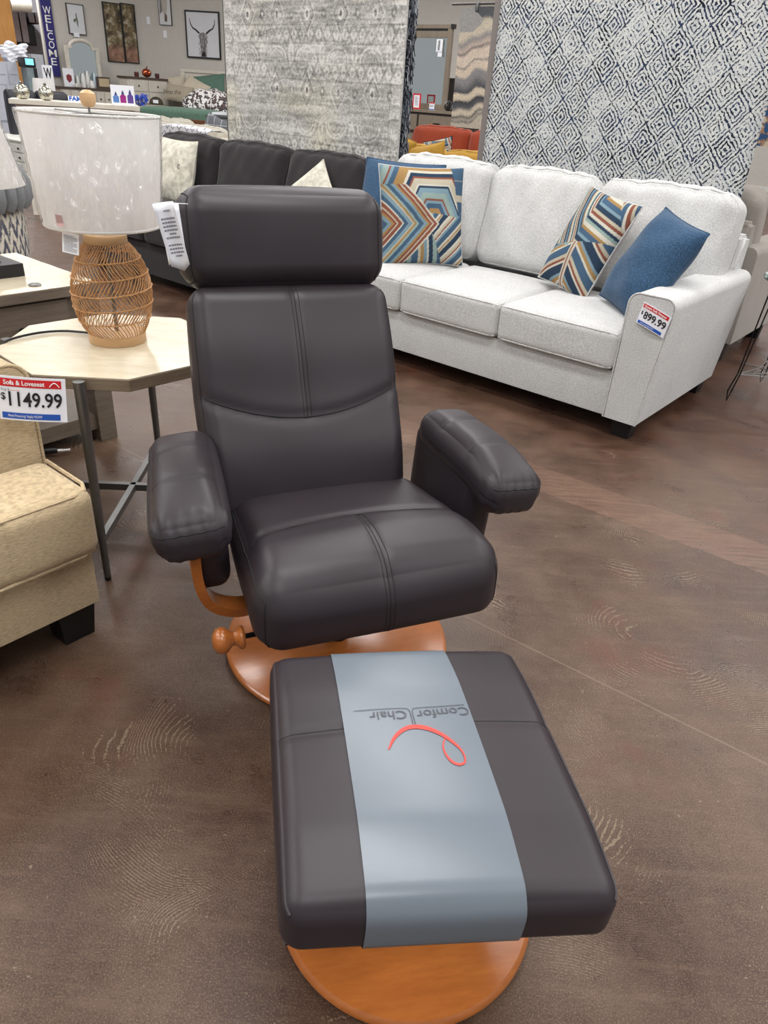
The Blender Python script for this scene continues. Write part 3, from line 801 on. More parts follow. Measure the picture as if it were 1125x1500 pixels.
# ---- pillows
ORG, BLU, DBL, LBL, AQU, CRM, GOLD, WHT = [sR(c) for c in ((132, 78, 62), (66, 92, 116), (42, 60, 80), (120, 146, 158), (140, 160, 154), (182, 174, 154), (158, 126, 80), (198, 194, 180))]
def bands(t, seq):
    tot = sum(w for w, _ in seq); t = (t % tot)
    for w, c in seq:
        if t < w: return c
        t -= w
    return seq[-1][1]
def pat1(u, v):
    # u right, v up
    a = abs(v - 0.40) * 0.95 + u
    if a < 0.66 and v < 0.80:
        if a > 0.635: return WHT
        return bands(0.66 - a, [(.02, WHT), (.045, ORG), (.02, CRM), (.03, ORG), (.03, GOLD), (.04, LBL), (.055, BLU), (.03, AQU), (.03, GOLD), (.02, CRM), (.05, LBL), (.05, BLU)])
    if v > 0.52 - (u - 0.5) * 0.1 and u + (v - .5) * .2 < .93:
        h = max(abs(u - 0.60) * 0.9 + abs(v - 0.46) * 0.5, abs(v - 0.46))
        return bands(h, [(.10, GOLD), (.05, BLU), (.03, LBL), (.02, ORG), (.06, AQU), (.05, LBL), (.02, DBL), (.02, WHT), (.06, CRM), (.02, ORG), (.04, DBL), (.03, WHT)])
    if u > 0.93 - (v - .5) * .2 and v > .5: return BLU if (v > .86 or int(v * 14) % 3) else CRM
    if v < 0.52 and u > 0.55 + (0.35 - v) * 0.5:
        b_ = (v + abs(u - 0.78) * -0.0) + (0.9 * (u - 0.72) if u > 0.72 else 1.5 * (0.72 - u) * 0 + 1.1 * (u - 0.72)) * -1
        return bands(b_ + 1, [(.03, WHT), (.07, DBL), (.02, CRM), (.02, GOLD), (.03, WHT), (.07, BLU), (.03, LBL), (.02, WHT), (.02, ORG), (.04, CRM)])
    return bands(u + 0.15 * v, [(.05, AQU), (.08, BLU), (.03, CRM), (.04, GOLD), (.04, LBL), (.02, WHT), (.05, DBL)])
def pat2(u, v):
    if v > 0.45 + 0.25 * (u - 0.5) and u + v < 1.72:
        t = v - 0.35 * abs(u - 0.45) if u > .45 else v + 0.9 * (u - .45)
        return bands(t + 0.5 * u, [(.05, DBL), (.03, LBL), (.05, BLU), (.03, GOLD), (.04, WHT), (.03, AQU), (.03, DBL), (.03, WHT), (.03, ORG), (.03, CRM)])
    if u + v >= 1.72: return bands(v + 2 * u, [(.12, BLU), (.06, WHT), (.08, ORG), (.06, CRM)])
    if abs(u - 0.52) < 0.05: return bands(u, [(.02, WHT), (.02, ORG), (.02, CRM)])
    if v > .38 and u < .4: return AQU
    t = v + (0.5 * (u - 0.52) if u > 0.52 else -0.5 * (u - 0.52))
    return bands(t + 0.05, [(.10, BLU), (.025, WHT), (.04, GOLD), (.03, LBL), (.10, DBL), (.025, WHT), (.03, ORG), (.04, CRM)])
PATM = painted('printed_canvas', 0.85, s=260)
def pillow(name, label, BLp, BRp, h, lean, t=0.15, mat=WHITEF, colf=None, yaw=None, seed=0, pinch=0.05, cat='pillow', grp=None, roll=0.0, edge_mat=None, n=26):
    """bottom corners given in the place; leans back by lean degrees"""
    BLp, BRp = Vector(BLp), Vector(BRp); e = (BRp - BLp); w = e.length
    th = thing(name, label, cat, (BLp + BRp) / 2, 0, grp)
    eh = Vector((e.x, e.y, 0)).normalized(); mm = Vector((-eh.y, eh.x, 0))
    up = Vector((0, 0, 1)) * math.cos(R(lean)) + mm * math.sin(R(lean))
    mt = basis(Vector((0, 0, 0)), e, up) @ Matrix.Rotation(R(roll), 4, 'Y') @ T(0, 0, h / 2)
    bm, edge = pillow_bm(w, h, t, n, mt, pinch, colf, seed); obj('cover', bm, mat, th)
    bm = BM(); tube(bm, edge, 0.0035, 6, True); obj('piping', bm, edge_mat or mat, th)
    return th
SH = 0.475
pillow('throw_pillow', 'geometric striped pillow at the left end of the white sofa', atz(556, 388, SH), atz(677, 390, SH), 0.50, 17, 0.17, PATM, pat1, seed=1, edge_mat=WHITEF, n=180, roll=0)
p = pillow('throw_pillow', 'plain blue pillow mostly hidden behind the recliner headrest on the white sofa', SOF.w(-3.00, 3.30, SH), SOF.w(-2.52, 3.42, SH), 0.50, 18, 0.16, BLUEF, seed=2)
pillow('throw_pillow', 'geometric striped pillow leaning on the blue pillow at the right of the white sofa', atz(785, 412, SH + 0.01), atz(858, 436, SH + 0.01), 0.48, 24, 0.16, PATM, pat2, seed=3, edge_mat=WHITEF, n=180, roll=8)
pillow('throw_pillow', 'large blue pillow leaning on the right arm of the white sofa', atz(872, 440, SH + 0.01), atz(936, 470, SH + 0.01), 0.45, 26, 0.19, BLUEF, seed=4, roll=10)
CREAMP = cloth('cream_print', (208, 204, 188), 0.22, 26)
p = pillow('throw_pillow', 'cream pillow with script lettering at the left end of the charcoal sofa', SOF.w(-5.15, 3.42, 0.47), SOF.w(-4.72, 3.42, 0.47), 0.44, 14, 0.15, CREAMP, seed=5)
bm = text_bm('e', 0.07, T(0.13, -0.02, 0.27) @ STAND, shear=0.4)
bmesh.ops.transform(bm, matrix=Matrix.Rotation(SOF.a, 4, 'Z') @ T(0, 0.0, 0) , verts=bm.verts); obj('lettering', bm, INK, p, smooth=False)
pillow('throw_pillow', 'cream pillow standing on its corner at the right end of the charcoal sofa', SOF.w(-3.86, 3.42, 0.56), SOF.w(-3.50, 3.42, 0.48), 0.40, 18, 0.13, CREAMP, seed=6, roll=38)

# ---- price cards
def card(name, label, mtx, w, h, title, price, bend=0.0, arc=0.0, logo=False):
    th = thing(name, label, 'price tag'); th.matrix_world = mtx
    def post(c): # card lies in x z plane facing -y
        x, z = c.x, c.y; t = x / w
        return Vector((x, -bend * (0.25 - t * t) * 4 - 0.0006 - c.z, z - arc * (t + 0.5) ** 2))
    def quad(x0, x1, y0, y1, lift, mat, nm, k=16, slant=0):
        bm = BM(); pr = None
        for i in range(k + 1):
            x = x0 + (x1 - x0) * i / k
            a = bm.verts.new(post(Vector((x, y0, lift)))); b_ = bm.verts.new(post(Vector((x + slant, y1, lift))))
            if pr: bm.faces.new((pr[0], a, b_, pr[1]))
            pr = (a, b_)
        o = obj(nm, bm, mat, th, smooth=False); return o
    q = quad(-w / 2, w / 2, -h / 2, h / 2, 0, PAPER, 'card'); s = q.modifiers.new('s', 'SOLIDIFY'); s.thickness = 0.0008; s.offset = 0
    quad(-w * .47, w * .44, h * .27, h * .45, 0.0012, REDI, 'red_strip'); quad(-w * .46, w * .40, -h * .46, -h * .32, 0.0012, BLUI, 'blue_strip')
    def txt(s_, size, x, y, width, mat, nm, bold=0):
        bm = text_bm(s_, size, width=width, fine=0.01, bold=bold, post=lambda c: post(Vector((c.x + x, c.y + y, 0.0022)))); obj(nm, bm, mat, th, smooth=False)
    txt(title, h * .145, -w * .10 if logo else -w * .02, h * .36, w * (.60 if logo else .80), WHI, 'title_text', 0.0003)
    txt(price, h * .46, w * .05, -h * .02, w * .78, INK, 'price_text', 0.0008)
    txt('$', h * .22, -w * .42, h * .04, w * .07, INK, 'price_text', 0.0003)
    txt('Reg $', h * .08, -w * .38, h * .20, w * .12, GRYI, 'small_text'); txt('-----', h * .1, -w * .24, h * .20, w * .14, REDI, 'small_text')
    txt('Need Financing? Apply NOW!', h * .085, -w * .12, -h * .39, w * .5, WHI, 'small_text')
    if logo:
        bm = BM(); tube(bm, [post(Vector((w * (.27 + .14 * i / 12), h * (.31 + .09 * math.sin(math.pi * i / 12)), 0.0022))) for i in range(13)], 0.0010, 6)
        obj('logo', bm, WHI, th)
    return th
_u, _z = LOV.hit(-2, 585, 1.590); _ce = Ax(14).e
am = basis(LOV.w(_u, 1.590, _z) + _ce * 0.070, _ce, Vector((0, 0, 1)) + LOV.m * 0.06)
card('price_card', 'white price card reading 1149.99 on the arm of the beige loveseat', am @ Matrix.Rotation(R(5), 4, 'Y'), 0.140, 0.102, 'Sofa & Loveseat', '1149.99', 0.006, 0.0, True)
am = basis(SOF.w(-0.998, 2.925, 0.555), SOF.e, Vector((0, 0, 1)))
card('price_card', 'white price card reading 899.99 on the right arm of the white sofa', am @ Matrix.Rotation(R(9), 4, 'Y'), 0.128, 0.088, 'Queen Sofa Sleeper', '899.99', 0.010, 0.018)

# ---- chairside table behind the octagonal one
CT = thing('chairside_table', 'taupe wood side table with a drawer and low shelf beside the beige loveseat', 'table', LOV.w(1.375, 2.475), LOV.a)
W_, D_, H_ = 0.80, 0.62, 0.61
bm = BM(); box(bm, -W_, 0.0, 0, D_, H_ - 0.035, H_, 0.003); obj('tabletop', bm, TAUPEW, CT, smooth=False)
bm = BM(); box(bm, -W_ + 0.001, -0.001, 0.001, D_ - 0.001, H_, H_ + 0.0015); obj('veneer', bm, TTOP, CT.children[0], smooth=False, label='bleached oak veneer of the tabletop')
bm = BM(); box(bm, -W_ + 0.04, -0.04, 0.03, D_ - 0.03, H_ - 0.17, H_ - 0.035); obj('apron', bm, TAUPEW, CT, smooth=False)
bm = BM(); box(bm, -W_ + 0.12, -0.12, 0.018, 0.0295, H_ - 0.158, H_ - 0.045, 0.002); dr = obj('drawer', bm, TAUPEW, CT, smooth=False)
bm = BM(); lathe(bm, [(0.006, 0), (0.006, 0.012), (0.016, 0.016), (0.017, 0.024), (0.0, 0.028)], 20); bmesh.ops.transform(bm, matrix=T(-0.30, 0.018, H_ - 0.13) @ Matrix.Rotation(R(90), 4, 'X'), verts=bm.verts); obj('knob', bm, BLKM, dr)
for x in (-W_ + 0.04, -0.04):
    for y in (0.04, D_ - 0.04):
        bm = BM(); box(bm, x - 0.036, x + 0.036, y - 0.036, y + 0.036, 0, H_ - 0.036, 0.003); obj('leg', bm, TAUPEW, CT, smooth=False)
bm = BM(); box(bm, -W_ + 0.05, -0.05, 0.02, D_ - 0.02, 0.05, 0.11, 0.003); obj('shelf', bm, TAUPEW, CT, smooth=False)
bm = BM(); lathe(bm, [(0, 0), (0.020, 0), (0.022, 0.003), (0.018, 0.006), (0, 0.006)], 24)
o = obj('grommet', bm, STEEL, CT); o.location = (-0.20, 0.07, H_ + 0.0015)

# lamp on that table, cut by the frame
l2 = thing('table_lamp', 'white cone-shaded lamp on a black block base at the left edge', 'lamp', atz(-30, 402, H_ + 0.0016), LOV.a)
bm = BM(); box(bm, -0.115, 0.115, -0.105, 0.105, 0, 0.045, 0.003); obj('base', bm, BLK, l2, smooth=False)
bm = BM(); box(bm, -0.06, 0.06, -0.06, 0.06, 0.045, 0.10)
for v in bm.verts:
    if v.co.z > 0.06: v.co.x *= 0.4; v.co.y *= 0.4
obj('stem', bm, BLK, l2, smooth=False)
bm = BM(); tube(bm, [(0, 0, 0.09), (0, 0, 0.62)], 0.012, 14); obj('pole', bm, BLKM, l2)
bm = BM(); lathe(bm, [(0.200, 0.30), (0.125, 0.60), (0.122, 0.60), (0.197, 0.30), (0.200, 0.30)], 64, cap=False); bmesh.ops.remove_doubles(bm, verts=bm.verts, dist=1e-6)
s2 = obj('shade', bm, SHADE, l2); wrap(s2, 0.202, 0.127, 0.301, 0.602, seed=5)
bm = BM()
for k in range(3):
    a = 2 * math.pi * k / 3; tube(bm, [(0, 0, 0.585), (0.126 * math.cos(a), 0.126 * math.sin(a), 0.585)], 0.002, 6)
obj('shade_spider', bm, STEEL, l2)

# ================================================================== hanging rugs
RUGP = painted('rug_pile', 0.95, s=420)
def rug1():
    N = 4.22; uL, _ = SOF.hit(334, 180, N); uR, _ = SOF.hit(586, 180, N); w = uR - uL; z0, z1 = 0.30, 2.30; h = z1 - z0
    nx, ny = 420, 480; rs = np.random.RandomState(3)
    X, Z = np.meshgrid(np.linspace(0, w, nx), np.linspace(z0, z1, ny))
    base = 0.45 * vnoise(nx, ny, 8, 26, rs) + 0.35 * vnoise(nx, ny, 40, 130, rs) + 0.40 * vnoise(nx, ny, 120, 170, rs) + 0.60 * vnoise(nx, ny, 9, 150, rs)
    base = (base - base.mean()) / base.std()
    val = 0.74 + 0.062 * base
    warm = np.clip(vnoise(nx, ny, 5, 9, rs) - 0.45, 0, 1) * 0.5
    def zz(y): return SOF.hit(460, y, N)[1]
    def stamp(mask, d): nonlocal val; val = np.where(mask, val + d, val)
    fade = (0.4 + 1.1 * vnoise(nx, ny, 14, 18, rs)) * (0.35 + 1.3 * vnoise(nx, ny, 150, 190, rs)) * 0.9
    for yc in (20, 133, 300):
        zc = zz(yc)
        for k in range(5):
            xc = w * (0.155 + 0.175 * k); dx = abs(X - xc); dz = abs(Z - zc); d = dx / 0.062 + dz / 0.095
            val += (-0.16 * np.exp(-((d - 1) / 0.07) ** 2) + 0.10 * np.exp(-((d - 1.3) / 0.10) ** 2)) * fade
            e = np.sqrt((dx / 0.018) ** 2 + (dz / 0.028) ** 2); val += (0.22 * np.exp(-((e - 1.1) / 0.3) ** 2) - 0.22 * (e < 0.6)) * fade
            xm = xc + w * 0.0875; e = np.sqrt(((X - xm) / 0.018) ** 2 + (dz / 0.024) ** 2); val += (-0.16 * np.exp(-((e - 1.0) / 0.4) ** 2) + 0.14 * (e < .5)) * fade
    for yc, sg in ((78, 1), (190, -1), (250, 1)):
        zc = zz(yc)
        for k in range(6):
            xc = w * (0.07 + 0.172 * k)
            for rr_, am in ((0.10, 0.15), (0.086, -0.05), (0.074, 0.11), (0.12, -0.05), (0.055, -0.05)):
                e = np.sqrt(((X - xc - w * 0.086) / rr_) ** 2 + ((Z - zc + sg * 0.05) / (rr_ * 0.9)) ** 2)
                val += am * np.exp(-((e - 1) / 0.07) ** 2) * (sg * (Z - zc) > -0.055) * fade
            e = np.sqrt(((X - xc) / 0.020) ** 2 + ((Z - zc) / 0.05) ** 2); val += 0.16 * np.exp(-((e - 1) / .35) ** 2) * fade
    for yc in (50, 104, 214):
        zc = zz(yc); ph = np.cos(X * 2 * np.pi / (w / 11)); e = abs(Z - zc) / 0.045
        ph2 = X * 2 * np.pi / (w / 22); val += 0.12 * np.exp(-e ** 2) * np.cos(np.cos(ph2) * 2.5 + e * 4.2) * fade
        val -= 0.10 * np.exp(-((Z - zc - 0.055) / 0.004) ** 2) + 0.10 * np.exp(-((Z - zc + 0.055) / 0.004) ** 2)
    bd = np.minimum(X, w - X); val += np.where(bd < 0.10, 0.07 * np.cos(Z * 60 + base) + 0.04, 0)
    val -= 0.12 * np.exp(-((bd - 0.10) / 0.004) ** 2); val = np.where(bd < 0.012, 0.74, val)
    val += np.clip(rs.rand(ny, nx) - 0.5, -.5, .5) * 0.26
    val = 0.72 + (val - 0.72) * 1.0; val = np.clip(val, 0.30, 0.92)
    lin = ((val + 0.055) / 1.055) ** 2.4
    rgb = np.stack([lin * (1.0 + 0.02 * warm), lin * (0.975 - 0.06 * warm), lin * (0.915 - 0.45 * warm)], -1)
    o = color_sheet('hanging_rug', w, h, rgb, 0.012, RUGP, None, lambda X, Z: 0.004 * np.sin(X * 9) * np.sin(Z * 3))
    o.location = SOF.w(uL, N, z0); o.rotation_euler = (0, 0, SOF.a)
    return tag(o, 'grey and ivory distressed oriental rug hanging behind the charcoal sofa', 'rug', 'rugs hanging on display'), uL, w, N
r1, u1, w1, N1 = rug1()
# shaggy black rug seen edge-on beside it
uu, _ = SOF.hit(588, 150, 4.30); bm = BM(); box(bm, 0, 0.06, 0, 0.03, 0.28, 2.32)
sg = thing('hanging_rug', 'black shag rug seen edge-on hanging just right of the grey oriental rug', 'rug', SOF.w(uu - 0.015, 4.27, 0), SOF.a, 'rugs hanging on display')
obj('backing', bm, plain('rug_backing_black', (20, 20, 24), 0.9), sg, smooth=False)
SHAG = [plain('shag_slate', (78, 84, 94), 0.9), plain('shag_black', (22, 24, 30), 0.9), plain('shag_silver', (150, 154, 160), 0.9)]
for q, mt_ in enumerate(SHAG):
    bm = BM(); rnd = random.Random(q)
    for i in range(520):
        z = rnd.uniform(0.3, 2.3); x = rnd.uniform(0.055, 0.10); y = rnd.uniform(-0.01, 0.045)
        tube(bm, [(0.05, y, z), (x, y - 0.01, z - 0.01), (x + rnd.uniform(-.012, .012), y + rnd.uniform(-.02, .01), z - rnd.uniform(0.03, 0.07))], 0.003, 4)
    tag(obj('pile', bm, mt_, sg), kind='stuff')
# diamond rug
def rug2():
    m, nt, b = newmat('diamond_rug_pile'); v0 = coords(nt)
    sx = node(nt, 'ShaderNodeSeparateXYZ')
    wob = noise(nt, v0, 9, 3, 0.6, 'Color'); add = node(nt, 'ShaderNodeVectorMath', operation='MULTIPLY_ADD')
    L(nt, wob, add.inputs[0]); add.inputs[1].default_value = (0.035, 0.0, 0.035); L(nt, v0, add.inputs[2])
    wob2 = noise(nt, v0, 70, 2, 0.6, 'Color'); add2 = node(nt, 'ShaderNodeVectorMath', operation='MULTIPLY_ADD')
    L(nt, wob2, add2.inputs[0]); add2.inputs[1].default_value = (0.016, 0.0, 0.016); L(nt, add.outputs[0], add2.inputs[2])
    L(nt, add2.outputs[0], sx.inputs[0])
    X = math_(nt, 'DIVIDE', sx.outputs[0], 0.150); Z = math_(nt, 'DIVIDE', sx.outputs[2], 0.178)
    p = math_(nt, 'ADD', X, Z); q = math_(nt, 'SUBTRACT', X, Z)
    fp = math_(nt, 'ABSOLUTE', math_(nt, 'SUBTRACT', math_(nt, 'FRACT', p), 0.5)); fq = math_(nt, 'ABSOLUTE', math_(nt, 'SUBTRACT', math_(nt, 'FRACT', q), 0.5))
    ch = math_(nt, 'MAXIMUM', fp, fq)
    ring = math_(nt, 'SINE', math_(nt, 'MULTIPLY', ch, 6.2832 * 6.6))
    fine = noise(nt, v0, 90, 2, 0.7); bigm = noise(nt, v0, 5, 3, 0.6)
    # each diamond is inked more or less strongly
    cell = node(nt, 'ShaderNodeTexWhiteNoise', noise_dimensions='2D'); cv = node(nt, 'ShaderNodeCombineXYZ')
    L(nt, math_(nt, 'FLOOR', p), cv.inputs[0]); L(nt, math_(nt, 'FLOOR', q), cv.inputs[1]); L(nt, cv.outputs[0], cell.inputs['Vector'])
    sig = math_(nt, 'ADD', math_(nt, 'MULTIPLY', ring, 0.5), math_(nt, 'ADD', math_(nt, 'MULTIPLY', fine, 2.3), math_(nt, 'ADD', math_(nt, 'MULTIPLY', bigm, 0.8), math_(nt, 'MULTIPLY', cell.outputs['Value'], 0.30))))
    mask = ramp(nt, math_(nt, 'DIVIDE', sig, 3.3), [(0.575, (0, 0, 0, 1)), (0.625, (1, 1, 1, 1))])
    dk = ramp(nt, noise(nt, v0, 11, 3), [(0.38, sR((22, 26, 34))), (0.66, sR((50, 62, 90)))])
    lt = ramp(nt, noise(nt, v0, 60, 3, 0.7), [(0.3, sR((160, 166, 172))), (0.5, sR((196, 198, 196))), (0.75, sR((218, 216, 206)))])
    L(nt, mixc(nt, mask, lt, dk), b.inputs['Base Color']); b.inputs['Roughness'].default_value = 0.95; b.inputs['Specular IOR Level'].default_value = 0.15
    bump(nt, b, fine, 0.5, 0.004)
    N = 4.30; uL, _ = SOF.hit(722, 100, N); uR, _ = SOF.hit(1112, 180, N); w = uR - uL
    uR = SOF.hit(1090, 270, N)[0]; uL = SOF.hit(707, 232, N)[0]; w = uR - uL
    bm = BM(); nxx, nzz = 40, 50; front = [[bm.verts.new((w * i / nxx, 0.006 * math.sin(i * .5) * math.sin(j * .12), 0.28 + 2.05 * j / nzz)) for i in range(nxx + 1)] for j in range(nzz + 1)]
    for j in range(nzz):
        for i in range(nxx): bm.faces.new((front[j][i], front[j][i + 1], front[j + 1][i + 1], front[j + 1][i]))
    o = obj('hanging_rug', bm, m); s = o.modifiers.new('s', 'SOLIDIFY'); s.thickness = 0.016; s.offset = -1
    o.location = SOF.w(uL, N, 0); o.rotation_euler = (0, 0, SOF.a)
    tag(o, 'large ivory rug with navy diamond pattern hanging behind the white sofa', 'rug', 'rugs hanging on display')
    return uL, w, N
u2, w2, N2 = rug2()
bm = BM(); box(bm, 0, 0.10, 0, 0.03, 0.27, 2.34, 0.004)
o = obj('hanging_rug', bm, cloth('taupe_rug_back', (128, 120, 116), 0.2, 200)); o.location = SOF.w(u2 - 0.060, N2 + 0.025); o.rotation_euler = (0, 0, SOF.a)
tag(o, 'plain taupe rug edge showing left of the diamond rug', 'rug', 'rugs hanging on display')
# rail with the rugs' upper ends (above the frame)
bm = BM(); tube(bm, [SOF.w(u1 - 0.2, 4.26, 2.36), SOF.w(u2 + w2 + 0.6, 4.30, 2.36)], 0.02, 10)
for uq in (u1 - 0.15, u2 - 0.25, u2 + w2 + 0.5): tube(bm, [SOF.w(uq, 4.33, 0), SOF.w(uq, 4.33, 2.36)], 0.02, 10)
# wavy shag rug further back
def rug3():
    N = 8.0; uL = SOF.hit(668, 100, N)[0]; uR = SOF.hit(742, 100, N)[0]; w = uR - uL; zt = SOF.hit(690, 10, N)[1]; zb = SOF.hit(690, 188, N)[1]; zb0 = zb; h = zt - zb
    nx, ny = 120, 240; rs = np.random.RandomState(9); X, Z = np.meshgrid(np.linspace(0, 1, nx), np.linspace(0, 1, ny))
    wv = 0.028 * np.sin(X * 7 + 2 * Z) + 0.016 * np.sin(X * 15 + 9 * Z + 1) + 0.05 * (vnoise(nx, ny, 4, 6, rs) - .5) - 0.06 * X
    t = Z + wv + 0.022 * (rs.rand(ny, nx) - .5)
    stops = [(-.2, (190, 184, 166)), (.03, (196, 190, 172)), (.045, (110, 110, 112)), (.06, (190, 184, 166)), (.085, (90, 92, 96)), (.10, (208, 200, 178)), (.13, (212, 204, 184)), (.16, (96, 98, 102)), (.22, (70, 74, 78)), (.245, (214, 204, 182)), (.30, (216, 206, 184)), (.315, (76, 80, 86)), (.40, (142, 142, 142)), (.45, (150, 150, 150)), (.47, (218, 206, 186)), (.53, (220, 206, 188)), (.545, (130, 128, 126)), (.56, (220, 208, 190)), (.64, (222, 206, 190)), (.655, (120, 120, 120)), (.68, (206, 190, 176)), (.73, (150, 150, 150)), (.78, (214, 204, 184)), (.85, (206, 200, 180)), (.88, (96, 100, 104)), (1.3, (82, 86, 90))]
    rgb = np.zeros((ny, nx, 3)); P = np.array([s[0] for s in stops]); Cc = np.array([sR(s[1])[:3] for s in stops])
    for c in range(3): rgb[..., c] = np.interp(t, P, Cc[:, c])
    left = (X < 0.35 + .1 * np.sin(Z * 30)) & (Z > .80); rgb[left] = np.array(sR((168, 168, 166))[:3])
    rgb *= (0.72 + 0.5 * rs.rand(ny, nx))[..., None]
    o = color_sheet('hanging_rug', w, h, np.clip(rgb, 0, 1), 0.02, RUGP, None, lambda X, Z: 0.01 * np.sin(X * 12))
    o.location = SOF.w(uL, N, zb0); o.rotation_euler = (0, 0, SOF.a)
    tag(o, 'cream and grey wavy shag rug hanging over the orange sofa', 'rug', 'rugs hanging on display')
    bm = BM(); tube(bm, [(-0.15, 0.02, h + 0.03), (w + 0.3, 0.02, h + 0.03)], 0.012, 8)
    tube(bm, [(w + 0.3, 0.02, h + 0.03), (w + 0.3, 0.02, -zb0)], 0.015, 8)
    t_ = thing('display_rail', 'pale metal rail holding the wavy rug', 'rail', SOF.w(uL, N, zb0), SOF.a)
    obj('tube', bm, STEEL, t_)
    bm = BM(); box(bm, -0.02, 0.02, -0.01, 0.035, -0.04, 0.045, 0.004); bmesh.ops.translate(bm, vec=(w * .3, 0, h), verts=bm.verts); obj('clip', bm, STEEL, t_)
rug3()
tr = obj('rug_rack', (lambda b: b)(bm) if bm.is_valid else BM(), BLKM) if False else None
bm = BM(); tube(bm, [SOF.w(u1 - 0.2, 4.26, 2.37), SOF.w(u2 + w2 + 0.6, 4.32, 2.37)], 0.02, 10)
for uq in (u1 - 0.15, u2 + w2 + 0.5): tube(bm, [SOF.w(uq, 4.36, 0), SOF.w(uq, 4.36, 2.37)], 0.02, 10)
tag(obj('rug_rack', bm, BLKM), 'black metal rack frame the tall rugs hang from, above the frame', 'rack')
# blue and tan rug at far right
ub = SOF.hit(1098, 230, 5.9)[0]; bm = BM(); box(bm, 0, 1.2, 0, 0.015, SOF.hit(1115, 214, 5.9)[1], 2.3)
m, nt, b = newmat('blue_tan_rug'); v = coords(nt)
L(nt, ramp(nt, noise(nt, v, 9, 4, 0.7), [(0.40, sR((190, 178, 156))), (0.47, sR((150, 118, 92))), (0.52, sR((40, 78, 120))), (0.62, sR((28, 44, 66)))], 'CONSTANT'), b.inputs['Base Color']); b.inputs['Roughness'].default_value = 0.95
o = obj('hanging_rug', bm, m, smooth=False); o.location = SOF.w(ub, 5.9); o.rotation_euler = (0, 0, SOF.a)
tag(o, 'blue and tan rug corner at the right edge of the picture', 'rug', 'rugs hanging on display')

# ================================================================== wire stand, right edge
wc = Vector((1.985, 3.63, 0))
st = thing('wire_stand', 'thin black wire stand with a teal woven top at the right edge', 'plant stand', wc)
for a in (197, 317, 77):
    c, s = math.cos(R(a)), math.sin(R(a))
    bm = BM()
    f = Vector((c * 0.27, s * 0.27, 0.01)); off = Vector((-s, c, 0))
    tube(bm, [Vector((c * 0.20, s * 0.20, 0.60)) + off * 0.018, Vector((c * 0.245, s * 0.245, 0.15)) + off * 0.008, f + Vector((0, 0, 0.05)) + off * 0.012, f, f + Vector((0, 0, 0.05)) - off * 0.012, Vector((c * 0.245, s * 0.245, 0.15)) - off * 0.008, Vector((c * 0.20, s * 0.20, 0.60)) - off * 0.018], 0.0035, 8)
    obj('leg', bm, BLKM, st)
    bm = BM()
    for k in (-1, 0, 1): tube(bm, [(c * 0.25, s * 0.25, 0.15), (math.cos(R(a + 180 + k * 50)) * 0.2, math.sin(R(a + 180 + k * 50)) * 0.2, 0.15)], 0.0025, 6)
    obj('brace', bm, STEEL, st)
bm = BM(); lathe(bm, [(0, 0.60), (0.205, 0.60), (0.21, 0.61), (0.205, 0.62), (0, 0.62)], 48)
m, nt, b = newmat('teal_weave'); v = coords(nt); L(nt, ramp(nt, noise(nt, v, 60, 3, 0.7), [(0.42, sR((44, 66, 70))), (0.5, sR((140, 158, 154))), (0.62, sR((190, 198, 190)))]), b.inputs['Base Color']); b.inputs['Roughness'].default_value = 0.9
obj('top', bm, m, st)
bm = BM(); tube(bm, [(-0.2, 0, 0.62), (-0.12, 0.02, 0.80), (0.0, 0.05, 0.92), (0.12, 0.02, 0.80), (0.2, 0, 0.62)], 0.003, 8); obj('handle', bm, BLKM, st)

# ================================================================== orange, mustard and their pillows
ORF = cloth('rust_orange_velvet', (140, 58, 34), 0.12, 120); MUF = cloth('mustard_velvet', (172, 132, 50), 0.12, 120)
zo = SOF.hit(650, 188, 7.4)[1]; u0 = SOF.hit(600, 190, 7.4)[0]
o = sofa('sofa', 'rust orange sofa back seen through the gap between the rugs', 2.0, 0.95, ORF, arm_w=0.2, arm_h=0.62, back_h=zo - 0.05, seat_h=0.46, cush=2, bh=zo - 0.46 + 0.02, n=8, front_pip=False)
o.location = SOF.w(u0 - 0.15, 6.75); o.rotation_euler = (0, 0, SOF.a)
um = SOF.hit(584, 210, 5.9)[0]; zm = SOF.hit(640, 207, 5.9)[1]
o = sofa('sofa', 'mustard yellow sofa back showing above the white sofa', 2.0, 0.95, MUF, arm_w=0.2, arm_h=0.6, back_h=zm - 0.12, seat_h=0.44, cush=2, bh=zm - 0.44 - 0.05, n=8, front_pip=False)
o.location = SOF.w(um - 0.5, 5.3); o.rotation_euler = (0, 0, SOF.a)
pillow('throw_pillow', 'left of the two mustard pillows along the mustard sofa back', SOF.w(um + 0.02, 5.42, zm - 0.27), SOF.w(um + 0.47, 5.42, zm - 0.31), 0.36, 8, 0.15, MUF, seed=11, roll=10, n=16)
pillow('throw_pillow', 'right of the two mustard pillows along the mustard sofa back', SOF.w(um + 0.52, 5.42, zm - 0.36), SOF.w(um + 0.92, 5.42, zm - 0.32), 0.34, 8, 0.15, MUF, seed=12, roll=-6, n=16)
pillow('throw_pillow', 'small striped pillow between the mustard and orange sofas', SOF.w(um - 0.14, 6.5, zm - 0.42), SOF.w(um + 0.22, 6.5, zm - 0.34), 0.38, 10, 0.12, PATM, pat2, seed=13, n=40)

